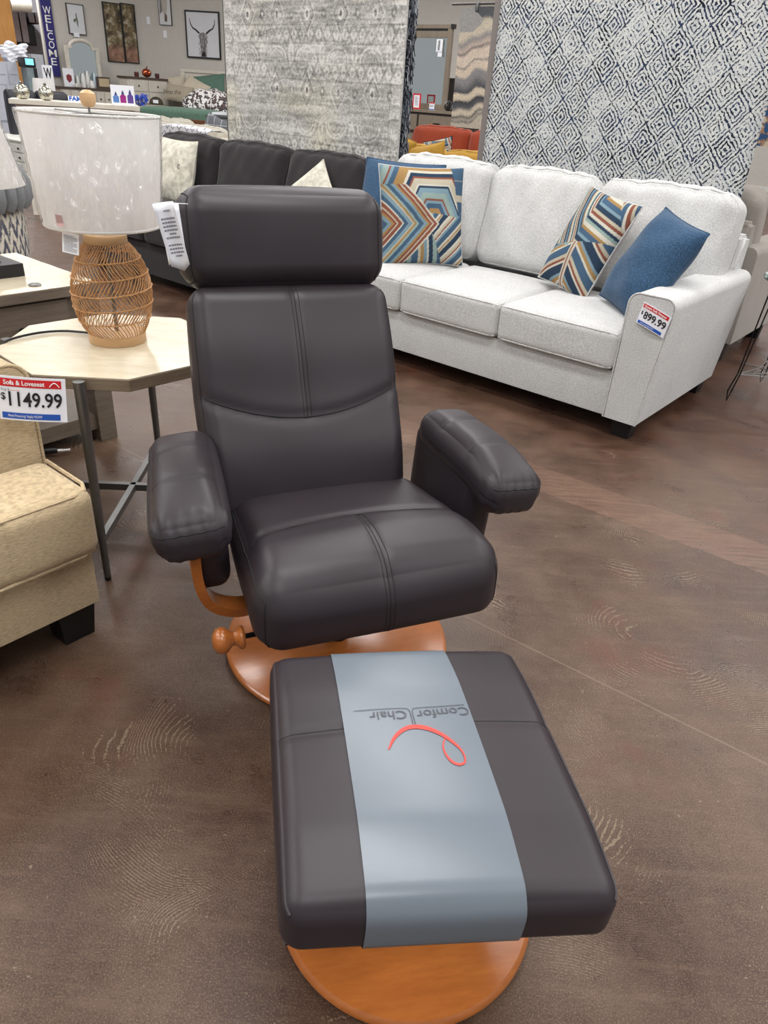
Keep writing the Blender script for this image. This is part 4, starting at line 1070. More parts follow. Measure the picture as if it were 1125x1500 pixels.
# ================================================================== grey-brown dresser and mirror behind
def room_local(ax, u, k, z=0): return ax.w(u, k, z)
N4 = 9.6
def hz(x, y, k=N4, ax=SOF): return ax.hit(x, y, k)
GW = wood('weathered_grey_wood', (108, 98, 84), (140, 128, 112), (10, 10, 1), 0.5, 5)
uA = hz(560, 160)[0]; uB = hz(672, 160)[0]; zt = hz(650, 163)[1]
dr_ = thing('dresser', 'weathered grey wood dresser seen between the hanging rugs', 'dresser', SOF.w(uA, N4), SOF.a); wd = uB - uA
bm = BM(); box(bm, -0.02, wd + 0.02, -0.03, 0.45, zt - 0.035, zt, 0.004); obj('top', bm, GW, dr_, smooth=False)
bm = BM(); box(bm, 0.0, wd, 0, 0.43, 0.08, zt - 0.036); obj('body', bm, plain('dark_stain', (52, 46, 42), 0.6), dr_, smooth=False)
for r_ in range(4):
    for c_ in range(2):
        bm = BM(); hgt = (zt - 0.036 - 0.10) / 4; box(bm, 0.02 + c_ * wd / 2, wd / 2 * (c_ + 1) - 0.02, -0.018, 0.0, 0.10 + r_ * hgt + 0.015, 0.10 + (r_ + 1) * hgt - 0.03, 0.003); d_ = obj('drawer', bm, GW, dr_, smooth=False)
        bm = BM(); box(bm, wd / 2 * (c_ + .5) - 0.06, wd / 2 * (c_ + .5) + 0.06, -0.032, -0.018, 0.10 + (r_ + .45) * hgt, 0.10 + (r_ + .45) * hgt + 0.012, 0.002); obj('handle', bm, BLKM, d_, smooth=False)
NM = N4 + 0.2
mL = hz(578, 60, NM)[0]; mR = hz(662, 60, NM)[0]; mz = hz(640, 42, NM)[1]
MIRR, nt, b = newmat('mirror_glass'); b.inputs['Metallic'].default_value = 1; b.inputs['Roughness'].default_value = 0.02; b.inputs['Base Color'].default_value = (0.62, 0.66, 0.64, 1)
L(nt, ramp(nt, noise(nt, coords(nt), 1), [(0.4, (0.62, 0.66, 0.64, 1)), (0.6, (0.63, 0.67, 0.65, 1))]), b.inputs['Base Color'])
mi = thing('mirror', 'grey wood framed mirror standing on the weathered grey dresser', 'mirror', SOF.w(mL, NM, zt + 0.001), SOF.a); mw, mh = mR - mL, mz - zt
for (a, b_, c_, d_, nm) in ((0, 0.07, 0, mh, 'stile'), (mw - 0.07, mw, 0, mh, 'stile'), (0.071, mw - 0.071, mh - 0.11, mh - 0.03, 'rail'), (0.071, mw - 0.071, 0, 0.08, 'rail'), (-0.03, mw + 0.03, mh + 0.0005, mh + 0.05, 'cap')):
    bm = BM(); box(bm, a, b_, -0.02, 0.03, c_, d_, 0.003); obj(nm, bm, GW, mi, smooth=False)
bm = BM(); box(bm, 0.0705, mw - 0.0705, 0.0, 0.01, 0.0805, mh - 0.1105); obj('glass', bm, MIRR, mi, smooth=False)
bm = BM(); box(bm, 0.0705, mw - 0.0705, -0.012, 0.02, mh - 0.0295, mh - 0.0005); obj('inset', bm, BLK, mi, smooth=False)
for sx in (0, 1):
    bm = BM(); box(bm, (mw - 0.02) * sx - 0.03 * (1 - sx), (mw + 0.03) if sx else 0.02, -0.026, 0.034, mh - 0.002, mh + 0.052); obj('corner_bracket', bm, BLK, mi, smooth=False)
def small(name, label, cat, ax, k, px, py, mats, build, grp=None):
    u, z = ax.hit(px, py, k); t = thing(name, label, cat, ax.w(u, k, z), ax.a, grp); build(t); return t
# tags hanging on the mirror
u, z = hz(643, 60, NM - 0.03)
t = thing('art_print', 'small white print with a green leaf sprig standing in the mirror frame', 'print', SOF.w(u, NM - 0.03, z), SOF.a)
bm = BM(); box(bm, -0.04, 0.07, 0, 0.006, -0.13, 0.02); obj('sheet', bm, PAPER, t, smooth=False)
bm = BM()
tube(bm, [(0.0, -0.003, -0.12), (0.015, -0.003, -0.05), (0.01, -0.003, 0.01)], 0.002, 4)
for i in range(7):
    for s_ in (-1, 1): tube(bm, [(0.008, -0.003, -0.11 + i * .017), (0.008 + s_ * .018, -0.003, -0.10 + i * .017)], 0.003, 4)
obj('leaf_sprig', bm, plain('leaf_green', (60, 84, 70), 0.7), t)
bm = BM(); box(bm, 0.0, 0.075, -0.004, -0.001, -0.19, -0.135); obj('price_label', bm, PAPER, t, smooth=False)
# red framed sign, little price card, dark glass knot on the dresser top
u, z = hz(609, 163, N4 + 0.02)
t = thing('sign_stand', 'red framed notice standing on the weathered grey dresser', 'sign', SOF.w(u, N4 + 0.02, zt + 0.001), SOF.a)
hh = 0.20; ww = 0.145
for (a, b_, c_, d_) in ((-ww / 2, ww / 2, 0, .018), (-ww / 2, ww / 2, hh - .018, hh), (-ww / 2, -ww / 2 + .018, .0181, hh - .0181), (ww / 2 - .018, ww / 2, .0181, hh - .0181)):
    bm = BM(); box(bm, a, b_, 0, .012, c_, d_); obj('frame', bm, REDI, t, smooth=False)
bm = BM(); box(bm, -ww / 2 + .0181, ww / 2 - .0181, .003, .008, .0181, hh - .0181); sh_ = obj('sheet', bm, PAPER, t, smooth=False)
bm = BM()
for i in range(6): box(bm, -0.03, 0.03 - 0.01 * (i % 2), .001, .0025, .05 + i * .02, .056 + i * .02)
obj('print', bm, GRYI, sh_, smooth=False)
u, z = hz(632, 160, N4 + 0.02)
t = thing('price_card', 'small white price card on the weathered grey dresser', 'price tag', SOF.w(u, N4 + 0.02, zt + 0.001), SOF.a)
bm = BM(); box(bm, -.045, .045, 0, .003, 0, .10); obj('card', bm, PAPER, t, smooth=False)
bm = BM(); box(bm, -.045, .045, -.002, -.0005, .085, .10); obj('red_strip', bm, REDI, t, smooth=False)
bm = BM(); box(bm, -.045, .045, -.002, -.0005, .004, .016); obj('blue_strip', bm, BLUI, t, smooth=False)
bm = text_bm('849', .05, T(0, -.001, .05) @ STAND, width=.07); obj('price_text', bm, GRYI, t, smooth=False)
u, z = hz(656, 160, N4 + 0.05)
t = thing('knot_ornament', 'black and silver knot ornament at the right end of the weathered grey dresser', 'ornament', SOF.w(u, N4 + 0.05, zt + .012), SOF.a)
for k in range(3):
    bm = BM(); tube(bm, [Matrix.Rotation(k * 1.05, 3, 'Z') @ Vector((.055 * math.cos(a_), 0.01 * math.sin(2 * a_), .06 + .055 * math.sin(a_))) for a_ in [i * 2 * math.pi / 24 for i in range(24)]], .012, 8, True); obj('loop', bm, (BLK, STEEL, BLK)[k], t)
bm = BM(); u, z = hz(668, 150, N4 + .5)
t = thing('tall_cabinet', 'dark wood cabinet standing behind the mirror', 'cabinet', SOF.w(u - .25, N4 + .55), SOF.a)
bm = BM(); box(bm, 0, .42, 0, .4, .1, hz(665, 118, N4 + .55)[1]); obj('body', bm, plain('espresso_wood', (48, 40, 38), .5), t, smooth=False)
bm = BM(); box(bm, -.01, .43, -.01, .41, hz(665, 118, N4 + .55)[1] + .0005, hz(665, 118, N4 + .55)[1] + .03, .003); obj('top', bm, plain('espresso_wood', (48, 40, 38), .5), t, smooth=False)
bm = BM(); box(bm, .02, .40, -.015, -.0005, .15, hz(665, 118, N4 + .55)[1] - .05, .003); obj('door', bm, plain('espresso_wood', (48, 40, 38), .5), t, smooth=False)
for x in (0.03, 0.36):
    bm = BM(); box(bm, x, x + .04, .02, .06, 0, .0995); obj('leg', bm, BLK, t, smooth=False)

# ================================================================== room shell
K = Vector((-6.13780831, 19.0, 0)); kL, kR = K @ WL.m, K @ WR.m
uKL, uKR = K @ WL.e, K @ WR.e
CEIL = 4.2
WALL = plain('greige_wall_paint', (198, 194, 186), 0.85, 0, 0.03)
def wall(nm, ax, ua, ub_, k, z0=0, z1=CEIL, mat=WALL):
    bm = BM(); box(bm, ua, ub_, 0, 0.12, z0, z1); o = obj(nm, bm, mat, smooth=False); o.location = ax.m * k; o.rotation_euler = (0, 0, ax.a); return tag(o, kind='structure')
# boxes are in the frame's own axes: x along e, y along m
uE = WL.hit(57, 10, kL)[0]
wall('wall_left', WL, uE, uKL, kL); wall('wall_right', WR, uKR, uKR + 30, kR)
bm = BM(); box(bm, -24, 26, -6, 32, -0.05, 0)
m, nt, b = newmat('stained_concrete'); v = coords(nt)
# big stain clouds
n1 = noise(nt, v, 0.9, 4, 0.6); n2 = noise(nt, v, 4.5, 4, 0.65); n3 = noise(nt, v, 60, 3, 0.7)
mm = math_(nt, 'ADD', math_(nt, 'MULTIPLY', n1, 0.55), math_(nt, 'ADD', math_(nt, 'MULTIPLY', n2, 0.32), math_(nt, 'MULTIPLY', n3, 0.13)))
colr = ramp(nt, mm, [(0.36, sR((50, 31, 23))), (0.46, sR((72, 52, 40))), (0.54, sR((88, 68, 54))), (0.66, sR((106, 86, 70)))])
# slab seams along the sofa axis and a redder band
sx = node(nt, 'ShaderNodeSeparateXYZ'); L(nt, coords(nt, (1, 1, 1), (0, 0, R(35))), sx.inputs[0]); rn = sx.outputs[1]; rs_ = sx.outputs[0]
wobb = math_(nt, 'MULTIPLY', math_(nt, 'SUBTRACT', n2, 0.5), 0.05); rn2 = math_(nt, 'ADD', rn, wobb)
def line(at, w): return math_(nt, 'LESS_THAN', math_(nt, 'ABSOLUTE', math_(nt, 'SUBTRACT', rn, at)), w)
band_ = math_(nt, 'MULTIPLY', math_(nt, 'GREATER_THAN', rn2, 2.30), math_(nt, 'LESS_THAN', rn2, 2.50))
stk = noise(nt, coords(nt, (1, 14, 1), (0, 0, R(35))), 5, 5, 0.75)
colr = mixc(nt, math_(nt, 'MULTIPLY', band_, ramp(nt, stk, [(0.36, (0, 0, 0, 1)), (0.60, (0.7, 0.7, 0.7, 1))])), colr, sR((122, 92, 76)))
far = node(nt, 'ShaderNodeMapRange'); far.inputs['From Min'].default_value = 2.2; far.inputs['From Max'].default_value = 3.4; L(nt, rn, far.inputs['Value'])
colr = mixc(nt, math_(nt, 'MULTIPLY', far.outputs[0], 0.75), colr, ramp(nt, n2, [(0.3, sR((52, 30, 22))), (0.7, sR((92, 62, 48)))]))
# trowel sweeps: rings round scattered centres
vo = node(nt, 'ShaderNodeTexVoronoi'); vo.inputs['Scale'].default_value = 1.1; wv_ = node(nt, 'ShaderNodeVectorMath', operation='MULTIPLY_ADD'); L(nt, noise(nt, v, 1.7, 2, 0.5, 'Color'), wv_.inputs[0]); wv_.inputs[1].default_value = (0.5, 0.5, 0); L(nt, v, wv_.inputs[2]); L(nt, wv_.outputs[0], vo.inputs['Vector'])
vo2 = node(nt, 'ShaderNodeTexVoronoi'); vo2.inputs['Scale'].default_value = 1.7; L(nt, wv_.outputs[0], vo2.inputs['Vector'])
rings = math_(nt, 'SINE', math_(nt, 'ADD', math_(nt, 'MULTIPLY', vo.outputs['Distance'], 900), math_(nt, 'MULTIPLY', n3, 5)))
rings2 = math_(nt, 'SINE', math_(nt, 'ADD', math_(nt, 'MULTIPLY', vo2.outputs['Distance'], 760), math_(nt, 'MULTIPLY', n3, 5)))
pick = math_(nt, 'GREATER_THAN', noise(nt, v, 2.2, 2), 0.5)
rg = math_(nt, 'ADD', math_(nt, 'MULTIPLY', rings, pick), math_(nt, 'MULTIPLY', rings2, math_(nt, 'SUBTRACT', 1, pick)))
amt = math_(nt, 'MULTIPLY', math_(nt, 'MAXIMUM', math_(nt, 'SUBTRACT', noise(nt, v, 3.3, 3), 0.42), 0), 5.0)
def clr(o): return math_(nt, 'SMOOTH_MIN', math_(nt, 'POWER', math_(nt, 'MULTIPLY', o, 5.0), 3.0), 1.0, 0.1)
amt = math_(nt, 'MULTIPLY', amt, math_(nt, 'MULTIPLY', clr(vo.outputs['Distance']), clr(vo2.outputs['Distance'])))
speck = math_(nt, 'GREATER_THAN', math_(nt, 'MULTIPLY', math_(nt, 'MULTIPLY', rg, amt), noise(nt, v, 160, 2, 0.7)), 0.40)
near = math_(nt, 'SUBTRACT', 1, far.outputs[0])
colr = mixc(nt, math_(nt, 'MULTIPLY', math_(nt, 'MULTIPLY', speck, 0.65), near), colr, sR((140, 122, 100)))
grain = math_(nt, 'MULTIPLY', math_(nt, 'GREATER_THAN', noise(nt, v, 330, 2, 0.7), 0.56), math_(nt, 'MULTIPLY', noise(nt, v, 5, 3, 0.7), 0.62))
colr = mixc(nt, math_(nt, 'MULTIPLY', grain, near), colr, sR((140, 120, 100)))
dark = math_(nt, 'MULTIPLY', math_(nt, 'GREATER_THAN', noise(nt, v, 260, 2, 0.7), 0.58), 0.45)
colr = mixc(nt, dark, colr, sR((52, 38, 32)))
stk2 = noise(nt, coords(nt, (1.2, 9, 1), (0, 0, R(38))), 3, 6, 0.75)
colr = mixc(nt, ramp(nt, stk2, [(0.50, (0, 0, 0, 1)), (0.70, (0.30, 0.30, 0.30, 1))]), colr, sR((118, 96, 80)))
redp = ramp(nt, noise(nt, v, 2.1, 4, 0.65), [(0.56, (0, 0, 0, 1)), (0.72, (1, 1, 1, 1))])
colr = mixc(nt, math_(nt, 'MULTIPLY', redp, 0.55), colr, sR((98, 56, 42)))
dots = math_(nt, 'GREATER_THAN', noise(nt, v, 75, 2, 0.7), 0.72)
colr = mixc(nt, math_(nt, 'MULTIPLY', dots, 0.5), colr, sR((150, 132, 110)))
for at in (1.46,):
    colr = mixc(nt, math_(nt, 'MULTIPLY', line(at, 0.003), 0.25), colr, sR((150, 128, 108)))
L(nt, colr, b.inputs['Base Color'])
b.inputs['Specular IOR Level'].default_value = 0.36
rr_ = node(nt, 'ShaderNodeMapRange'); rr_.inputs['From Min'].default_value = 0.35; rr_.inputs['From Max'].default_value = 0.65; rr_.inputs['To Min'].default_value = 0.26; rr_.inputs['To Max'].default_value = 0.44
L(nt, n2, rr_.inputs['Value']); L(nt, rr_.outputs[0], b.inputs['Roughness'])
hh_ = math_(nt, 'ADD', math_(nt, 'MULTIPLY', math_(nt, 'MULTIPLY', rg, amt), 0.22), math_(nt, 'MULTIPLY', noise(nt, v, 280, 2, 0.7), 1.2)); bump(nt, b, hh_, 0.35, 0.0013)
tag(obj('floor', bm, m, smooth=False), kind='structure')
bm = BM(); box(bm, -24, 26, -6, 32, CEIL, CEIL + 0.1); tag(obj('ceiling', bm, plain('ceiling_white', (214, 214, 212), 0.9, 0, 0.02), smooth=False), kind='structure')
for nm, ax, ua, ub_, k in (('baseboard_left', WL, uE, uKL, kL), ('baseboard_right', WR, uKR, uKR + 30, kR)):
    bm = BM(); box(bm, ua, ub_ - 0.02, -0.015, -0.0005, 0, 0.12); o = obj(nm, bm, plain('white_trim', (220, 220, 216), .6), smooth=False); o.location = ax.m * k; o.rotation_euler = (0, 0, ax.a); tag(o, kind='structure')

# ================================================================== on the far walls
BLKF = plain('black_frame', (24, 23, 24), 0.5)
def framed(name, label, ax, k, px, canvas_mat, frame_w=0.025, cat='picture', frame_mat=None):
    """px: left, right x at mid height; top, bottom y at mid width"""
    (xl, yl), (xr, yr), (xt, yt), (xb, yb) = px
    ua = ax.hit(xl, yl, k)[0]; ub_ = ax.hit(xr, yr, k)[0]; zt = ax.hit(xt, yt, k)[1]; zb = ax.hit(xb, yb, k)[1]
    w, h = ub_ - ua, zt - zb
    t = thing(name, label, cat, ax.w((ua + ub_) / 2, k - 0.002, zb), ax.a)
    fw = frame_w; fm = frame_mat or BLKF
    if fw:
        for a, b_, c, d in ((-w / 2, w / 2, 0, fw), (-w / 2, w / 2, h - fw, h), (-w / 2, -w / 2 + fw, fw, h - fw), (w / 2 - fw, w / 2, fw, h - fw)):
            bm = BM(); box(bm, a, b_, -0.04, 0, c, d); obj('frame', bm, fm, t, smooth=False)
    bm = BM(); box(bm, -w / 2 + fw, w / 2 - fw, -0.028, -0.002, fw, h - fw); obj('canvas', bm, canvas_mat, t, smooth=False)
    return t, w, h
CANV = plain('canvas_white', (214, 216, 220), 0.7, 0, 0.02)
def flat(t, name, polys, mat, y=-0.031):
    bm = BM()
    for p in polys:
        try: bm.faces.new([bm.verts.new((a, y, b_)) for a, b_ in p])
        except ValueError: pass
    return obj(name, bm, mat, t, smooth=False)
# highland cow
cow, w, h = framed('cow_picture', 'framed black and white print of a long-horned shaggy cow on the far wall', WR, kR, ((273, 50), (323, 50), (297, 16), (300, 86)), CANV, 0.03)
CG = plain('print_charcoal', (52, 50, 52), 0.8); CG2 = plain('print_grey', (128, 126, 124), 0.8)
bm = BM()
for s_ in (-1, 1):
    P = [(s_ * 0.10, 0.53), (s_ * 0.20, 0.60), (s_ * 0.29, 0.64), (s_ * 0.345, 0.72), (s_ * 0.37, 0.84)]
    tube(bm, [(a * w, -0.0305, b_ * h) for a, b_ in P], 0.01, 6, rr=[.02, .018, .014, .010, .004], flat=1)
for v in bm.verts: v.co.y = -0.0305 + (v.co.y + 0.0305) * 0.08
obj('horns', bm, CG, cow)
rnd = random.Random(4); pol = []; pol2 = []
head_ = [(-.10, .52), (-.14, .46), (-.10, .43), (-.09, .30), (-.07, .16), (-.085, .04), (.085, .04), (.07, .16), (.09, .30), (.10, .43), (.14, .46), (.10, .52), (0, .56)]
flat(cow, 'head', [[(a * w, b_ * h) for a, b_ in head_]], CG2)
for i in range(150):
    x = rnd.uniform(-.11, .11); z = rnd.uniform(.10, .55); l = rnd.uniform(.04, .11); dx = x * rnd.uniform(-.2, .5)
    q = [((x - .004) * w, z * h), ((x + .004) * w, z * h), ((x + dx) * w, (z - l) * h)]
    (pol if rnd.random() < .6 else pol2).append(q)
flat(cow, 'hair', pol, CG, -0.0315); flat(cow, 'highlights', pol2, CANV, -0.032)
flat(cow, 'muzzle', [[(-.06 * w, .04 * h), (.06 * w, .04 * h), (.045 * w, .13 * h), (0, .15 * h), (-.045 * w, .13 * h)], [(-.11 * w, .43 * h), (-.08 * w, .44 * h), (-.085 * w, .40 * h)], [(.11 * w, .43 * h), (.08 * w, .44 * h), (.085 * w, .40 * h)]], INK, -0.0325)
# horse canvas
hz_, w, h = framed('horse_picture', 'pale horse head canvas cut off by the top of the picture', WR, kR, ((233.5, 18), (251.5, 18), (241, -14), (244, 37)), CANV, 0.006)
hp = [(-.30, .95), (-.1, .99), (.2, .9), (.22, .62), (.12, .36), (.20, .20), (.12, .08), (-.08, .10), (-.12, .3), (-.30, .55)]
flat(hz_, 'horse_head', [[(a * w, b_ * h) for a, b_ in hp]], plain('horse_cream', (186, 178, 170), .8)); flat(hz_, 'nose', [[(-.06 * w, .12 * h), (.1 * w, .1 * h), (.14 * w, .28 * h), (0, .34 * h)]], plain('horse_brown', (92, 74, 66), .8), -.033)
flat(hz_, 'mane', [[(-.35 * w, .9 * h), (-.25 * w, .95 * h), (-.2 * w, .4 * h), (-.42 * w, .3 * h)]], CG2, -.033)
for px_, py_, lab in ((217.5, 30, 'small white hang tag on the wall at the room corner'), (242, 50, 'small white hang tag below the horse canvas')):
    u, z = WR.hit(px_, py_, kR); bm = BM(); box(bm, -.04, .04, -.006, -.001, -.07, .07); o = obj('hang_tag', bm, PAPER, smooth=False); o.location = WR.w(max(u, uKR + .06), kR - .002, z); o.rotation_euler = (0, 0, WR.a); tag(o, lab, 'tag')
# bird print
bp, w, h = framed('bird_picture', 'framed white print of a small green sprig above the arched mirror', WL, kL, ((98, 27), (123, 27), (108, 5.5), (112.5, 50.5)), CANV, 0.014, frame_mat=plain('bronze_frame', (70, 62, 56), .5))
GRN = plain('sage_green', (112, 122, 104), .8)
flat(bp, 'sprig', [[(-.02 * w, .66 * h), (.06 * w, .72 * h), (.05 * w, .6 * h), (.10 * w, .45 * h), (.06 * w, .22 * h), (.0, .35 * h)], [(-.18 * w, .48 * h), (-.06 * w, .52 * h), (-.04 * w, .42 * h), (-.14 * w, .38 * h)], [(.0, .55 * h), (-.16 * w, .42 * h), (-.13 * w, .40 * h), (.02 * w, .50 * h)]], GRN)
bm = BM(); box(bm, -.10, .02, -.046, -.041, -.05, .03); obj('price_label', bm, PAPER, bp, smooth=False)
# twin tree panels
m, nt, b = newmat('autumn_tree_canvas'); v = coords(nt); sx = node(nt, 'ShaderNodeSeparateXYZ'); L(nt, v, sx.inputs[0])
n1 = noise(nt, v, 5, 6, .7); zz_ = sx.outputs[2]
tree = ramp(nt, n1, [(.38, sR((26, 22, 18))), (.47, sR((84, 70, 46))), (.55, sR((136, 120, 86))), (.64, sR((190, 190, 180)))])
grd = ramp(nt, n1, [(.35, sR((86, 58, 44))), (.55, sR((156, 118, 96))), (.7, sR((206, 180, 166)))])
fz = node(nt, 'ShaderNodeMapRange'); fz.inputs['From Min'].default_value = .28; fz.inputs['From Max'].default_value = .42; L(nt, math_(nt, 'ADD', zz_, math_(nt, 'MULTIPLY', n1, .12)), fz.inputs['Value'])
L(nt, mixc(nt, fz.outputs[0], grd, tree), b.inputs['Base Color']); TREE = m
framed('tree_picture', 'left half of the autumn tree picture pair on the far wall', WL, kL, ((153, 45), (178.5, 45), (160, 3.5), (170, 91)), TREE, .018)
framed('tree_picture', 'right half of the autumn tree picture pair on the far wall', WL, kL, ((179, 45), (199, 45), (183, 5), (192, 92.5)), TREE, .018)
# WELCOME banner
NAVY = plain('banner_navy', (40, 34, 110), .6, 0, .12)
ul, _ = WL.hit(67.5, 60, kL - .06); ur, _ = WL.hit(82.5, 60, kL - .06); zb = WL.hit(82, 112, kL - .06)[1]; ztb = WL.hit(65, -14, kL - .06)[1]; w = ur - ul; h = ztb - zb
bn = thing('welcome_banner', 'tall navy banner sign with WELCOME in white letters', 'sign', WL.w((ul + ur) / 2, kL - .05, zb), WL.a)
bm = BM(); box(bm, -w / 2, w / 2, 0, .03, 0, h); obj('board', bm, NAVY, bn, smooth=False)
zW = WL.hit(66, 15, kL - .06)[1] - zb; zE = WL.hit(81, 91, kL - .06)[1] - zb
for i, ch_ in enumerate('WELCOME'):
    z = zW + (zE - zW) * i / 6; bm = text_bm(ch_, .185, T(0, -.004, z) @ STAND, width=(.16 if ch_ in 'WM' else .115), bold=.001); obj('letter', bm, WHI, bn, smooth=False)
# arched mirror
AW = plain('antique_white_paint', (206, 200, 188), .6, 0, .06)
NMr = kL - .35; ua = WL.hit(98, 100, NMr)[0]; ub_ = WL.hit(147, 100, NMr)[0]; zb = WL.hit(125, 128, NMr)[1]; zs = WL.hit(120, 68, NMr)[1]; za = WL.hit(115, 57, NMr)[1]; w = ub_ - ua; cx = 0
zbm = zb
am_ = thing('arched_mirror', 'antique white arched mirror standing on the long white dresser', 'mirror', WL.w((ua + ub_) / 2, NMr, zb), WL.a); H1 = zs - zb; H2 = za - zb; fw = w * .10; r0 = w * .33
for s_ in (-1, 1):
    bm = BM(); a = s_ * (w / 2 - fw / 2); box(bm, a - fw / 2, a + fw / 2, -.03, .03, 0, H1 - .05, .004); obj('post', bm, AW, am_, smooth=False)
    bm = BM(); a = s_ * (w / 2 - fw); box(bm, a - fw, a + fw, -.035, .035, H1 - .0495, H1, .004); obj('shoulder', bm, AW, am_, smooth=False)
bm = BM(); tube(bm, [(r0 * math.cos(math.pi * i / 20), 0, H1 - .02 + (H2 - H1) * 1.0 * math.sin(math.pi * i / 20)) for i in range(21)], .035, 8); obj('arch', bm, AW, am_)
bm = BM(); box(bm, -w / 2 + fw, w / 2 - fw, -.03, .03, 0, .07); obj('rail', bm, AW, am_, smooth=False)
bm = BM(); pl = [(-w / 2 + fw, .07), (w / 2 - fw, .07), (w / 2 - fw, H1 - .05), (r0, H1 - .05)] + [(r0 * .96 * math.cos(math.pi * i / 16), H1 - .03 + (H2 - H1) * math.sin(math.pi * i / 16)) for i in range(17)] + [(-r0, H1 - .05), (-w / 2 + fw, H1 - .05)]
prism(bm, pl, .0, .008); obj('glass', bm, MIRR, am_, smooth=False)
# white furniture with brown tops
BT = plain('brown_top', (74, 60, 52), .5)
def dresser(name, label, ax, k, xa, xb, yt, rows, cols, depth=.45, cat='dresser', zt=None):
    ua = ax.hit(xa, yt, k)[0]; ub_ = ax.hit(xb, yt + 1, k)[0]; zt = zt or ax.hit((xa + xb) / 2, yt + 1, k)[1]; w = ub_ - ua
    t = thing(name, label, cat, ax.w(ua, k), ax.a)
    bm = BM(); box(bm, -.02, w + .02, -.03, depth, zt - .04, zt, .004); obj('top', bm, BT, t, smooth=False)
    bm = BM(); box(bm, 0, w, 0, depth - .02, .10, zt - .0405); obj('body', bm, AW, t, smooth=False)
    for x in (0, w - .06):
        bm = BM(); box(bm, x, x + .06, .01, .07, 0, .0995); obj('foot', bm, AW, t, smooth=False)
    hh = (zt - .05 - .12) / rows; cw = (w - .04) / cols
    for r_ in range(rows):
        for c_ in range(cols):
            bm = BM(); box(bm, .02 + c_ * cw + .012, .02 + (c_ + 1) * cw - .012, -.02, -.0005, .12 + r_ * hh + .012, .12 + (r_ + 1) * hh - .012, .006); d_ = obj('drawer', bm, AW, t, smooth=False)
            bm = BM(); lathe(bm, [(0, 0), (.012, .004), (.018, .012), (.010, .02), (0, .022)], 12); bmesh.ops.transform(bm, matrix=T(.02 + (c_ + .5) * cw, -.02, .12 + (r_ + .5) * hh) @ Matrix.Rotation(R(90), 4, 'X'), verts=bm.verts); obj('knob', bm, BLK, d_)
    return t, w, zt, ua
_, _, zD, _ = dresser('dresser', 'long antique white dresser with brown top below the arched mirror', WL, kL - .55, 88, 176, 128, 3, 7)
am_.location.z = zD + .001
_, _, zCh, _ = dresser('chest_of_drawers', 'tall white chest with brown top in the far corner of the room', WL, kL - 1.0, 186, 244, 112.5, 5, 2)
def onWL(px_, z, k): return WL.w(WL.hit(px_, 115, k)[0], k, z)
# white vases on the dresser
VW = plain('white_ceramic', (222, 222, 218), .4)
kk = kL - .40
vs = [(113.5, .16, .030, 'short round white vase left of the tall ones on the long white dresser'), (122, .20, .042, 'tall white tapered vase, widest of the row on the long white dresser'), (128.5, .24, .036, 'tallest white tapered vase at the back of the long white dresser'), (134, .105, .046, 'squat white jug in front of the tall vases on the long white dresser'), (138.5, .22, .030, 'white bottle vase with blue tint, rightmost of the vases on the long white dresser')]
for i, (px_, hgt, r_, lab) in enumerate(vs):
    hgt *= 1.3; r_ *= 1.3
    bm = BM(); lathe(bm, [(0, 0), (r_ * .8, 0), (r_, hgt * .3), (r_ * .75, hgt * .75), (r_ * .45, hgt * .95), (r_ * .3, hgt), (0, hgt * .97)], 20); o = obj('vase', bm, VW if i != 4 else plain('blue_white_ceramic', (196, 212, 222), .4)); o.location = onWL(px_, zD + .001, kk - (.12 if i == 3 else .0)); tag(o, lab, 'vase', 'vases on the white dresser')
t = thing('card_stand', 'white card with a red ornament picture at the left end of the white dresser', 'card', onWL(101, zD + .001, kk - .08), WL.a)
bm = BM(); box(bm, -.11, .11, 0, .01, 0, .33); obj('card', bm, PAPER, t, smooth=False)
bm = BM(); prism(bm, [(-.05, .13), (0, .07), (.06, .12), (.06, .2), (.0, .23), (-.05, .2)], -.003, -.0005); obj('picture', bm, plain('ornament_red', (128, 44, 52), .6), t, smooth=False)
bm = BM(); lathe(bm, [(0, 0), (.035, 0), (.05, .03), (.045, .07), (0, .065)], 20); o = obj('small_bowl', bm, VW); o.location = onWL(111, zD + .001, kk - .2); tag(o, 'small pink and white bowl in front of the vases', 'bowl')
t = thing('framed_sign', 'small wood framed sign at the right end of the white dresser', 'sign', onWL(151, zD + .001, kk - .1), WL.a)
bm = BM(); box(bm, -.15, .15, 0, .03, 0, .22); obj('frame', bm, BT, t, smooth=False); bm = BM(); box(bm, -.10, .13, -.003, -.0005, .04, .19); obj('panel', bm, plain('tan_board', (190, 172, 140), .7), t, smooth=False)
# chest top: copper pumpkin and two candle holders
COP = plain('copper_glass', (190, 92, 60), .12, .8)
kc = kL - .85
o = thing('pumpkin_ornament', 'shiny copper pumpkin ornament on the tall white chest', 'ornament', onWL(215.5, zCh + .001, kc))
bm = BM()
n_ = 48; rings = []
for j in range(13):
    a = math.pi * j / 12; row = []
    for i in range(n_):
        th = 2 * math.pi * i / n_; rr = .10 * math.sin(a) * (1 - .12 * abs(math.cos(th * 4))) ; row.append(bm.verts.new((rr * math.cos(th), rr * math.sin(th), .085 - .085 * math.cos(a))))
    rings.append(row)
for a_, c_ in zip(rings, rings[1:]):
    for i in range(n_): bm.faces.new((a_[i], a_[(i + 1) % n_], c_[(i + 1) % n_], c_[i]))
bmesh.ops.remove_doubles(bm, verts=bm.verts, dist=1e-5); obj('body', bm, COP, o)
bm = BM(); tube(bm, [(0, 0, .165), (.01, 0, .19), (.025, 0, .205)], .012, 8); obj('stem', bm, BT, o)
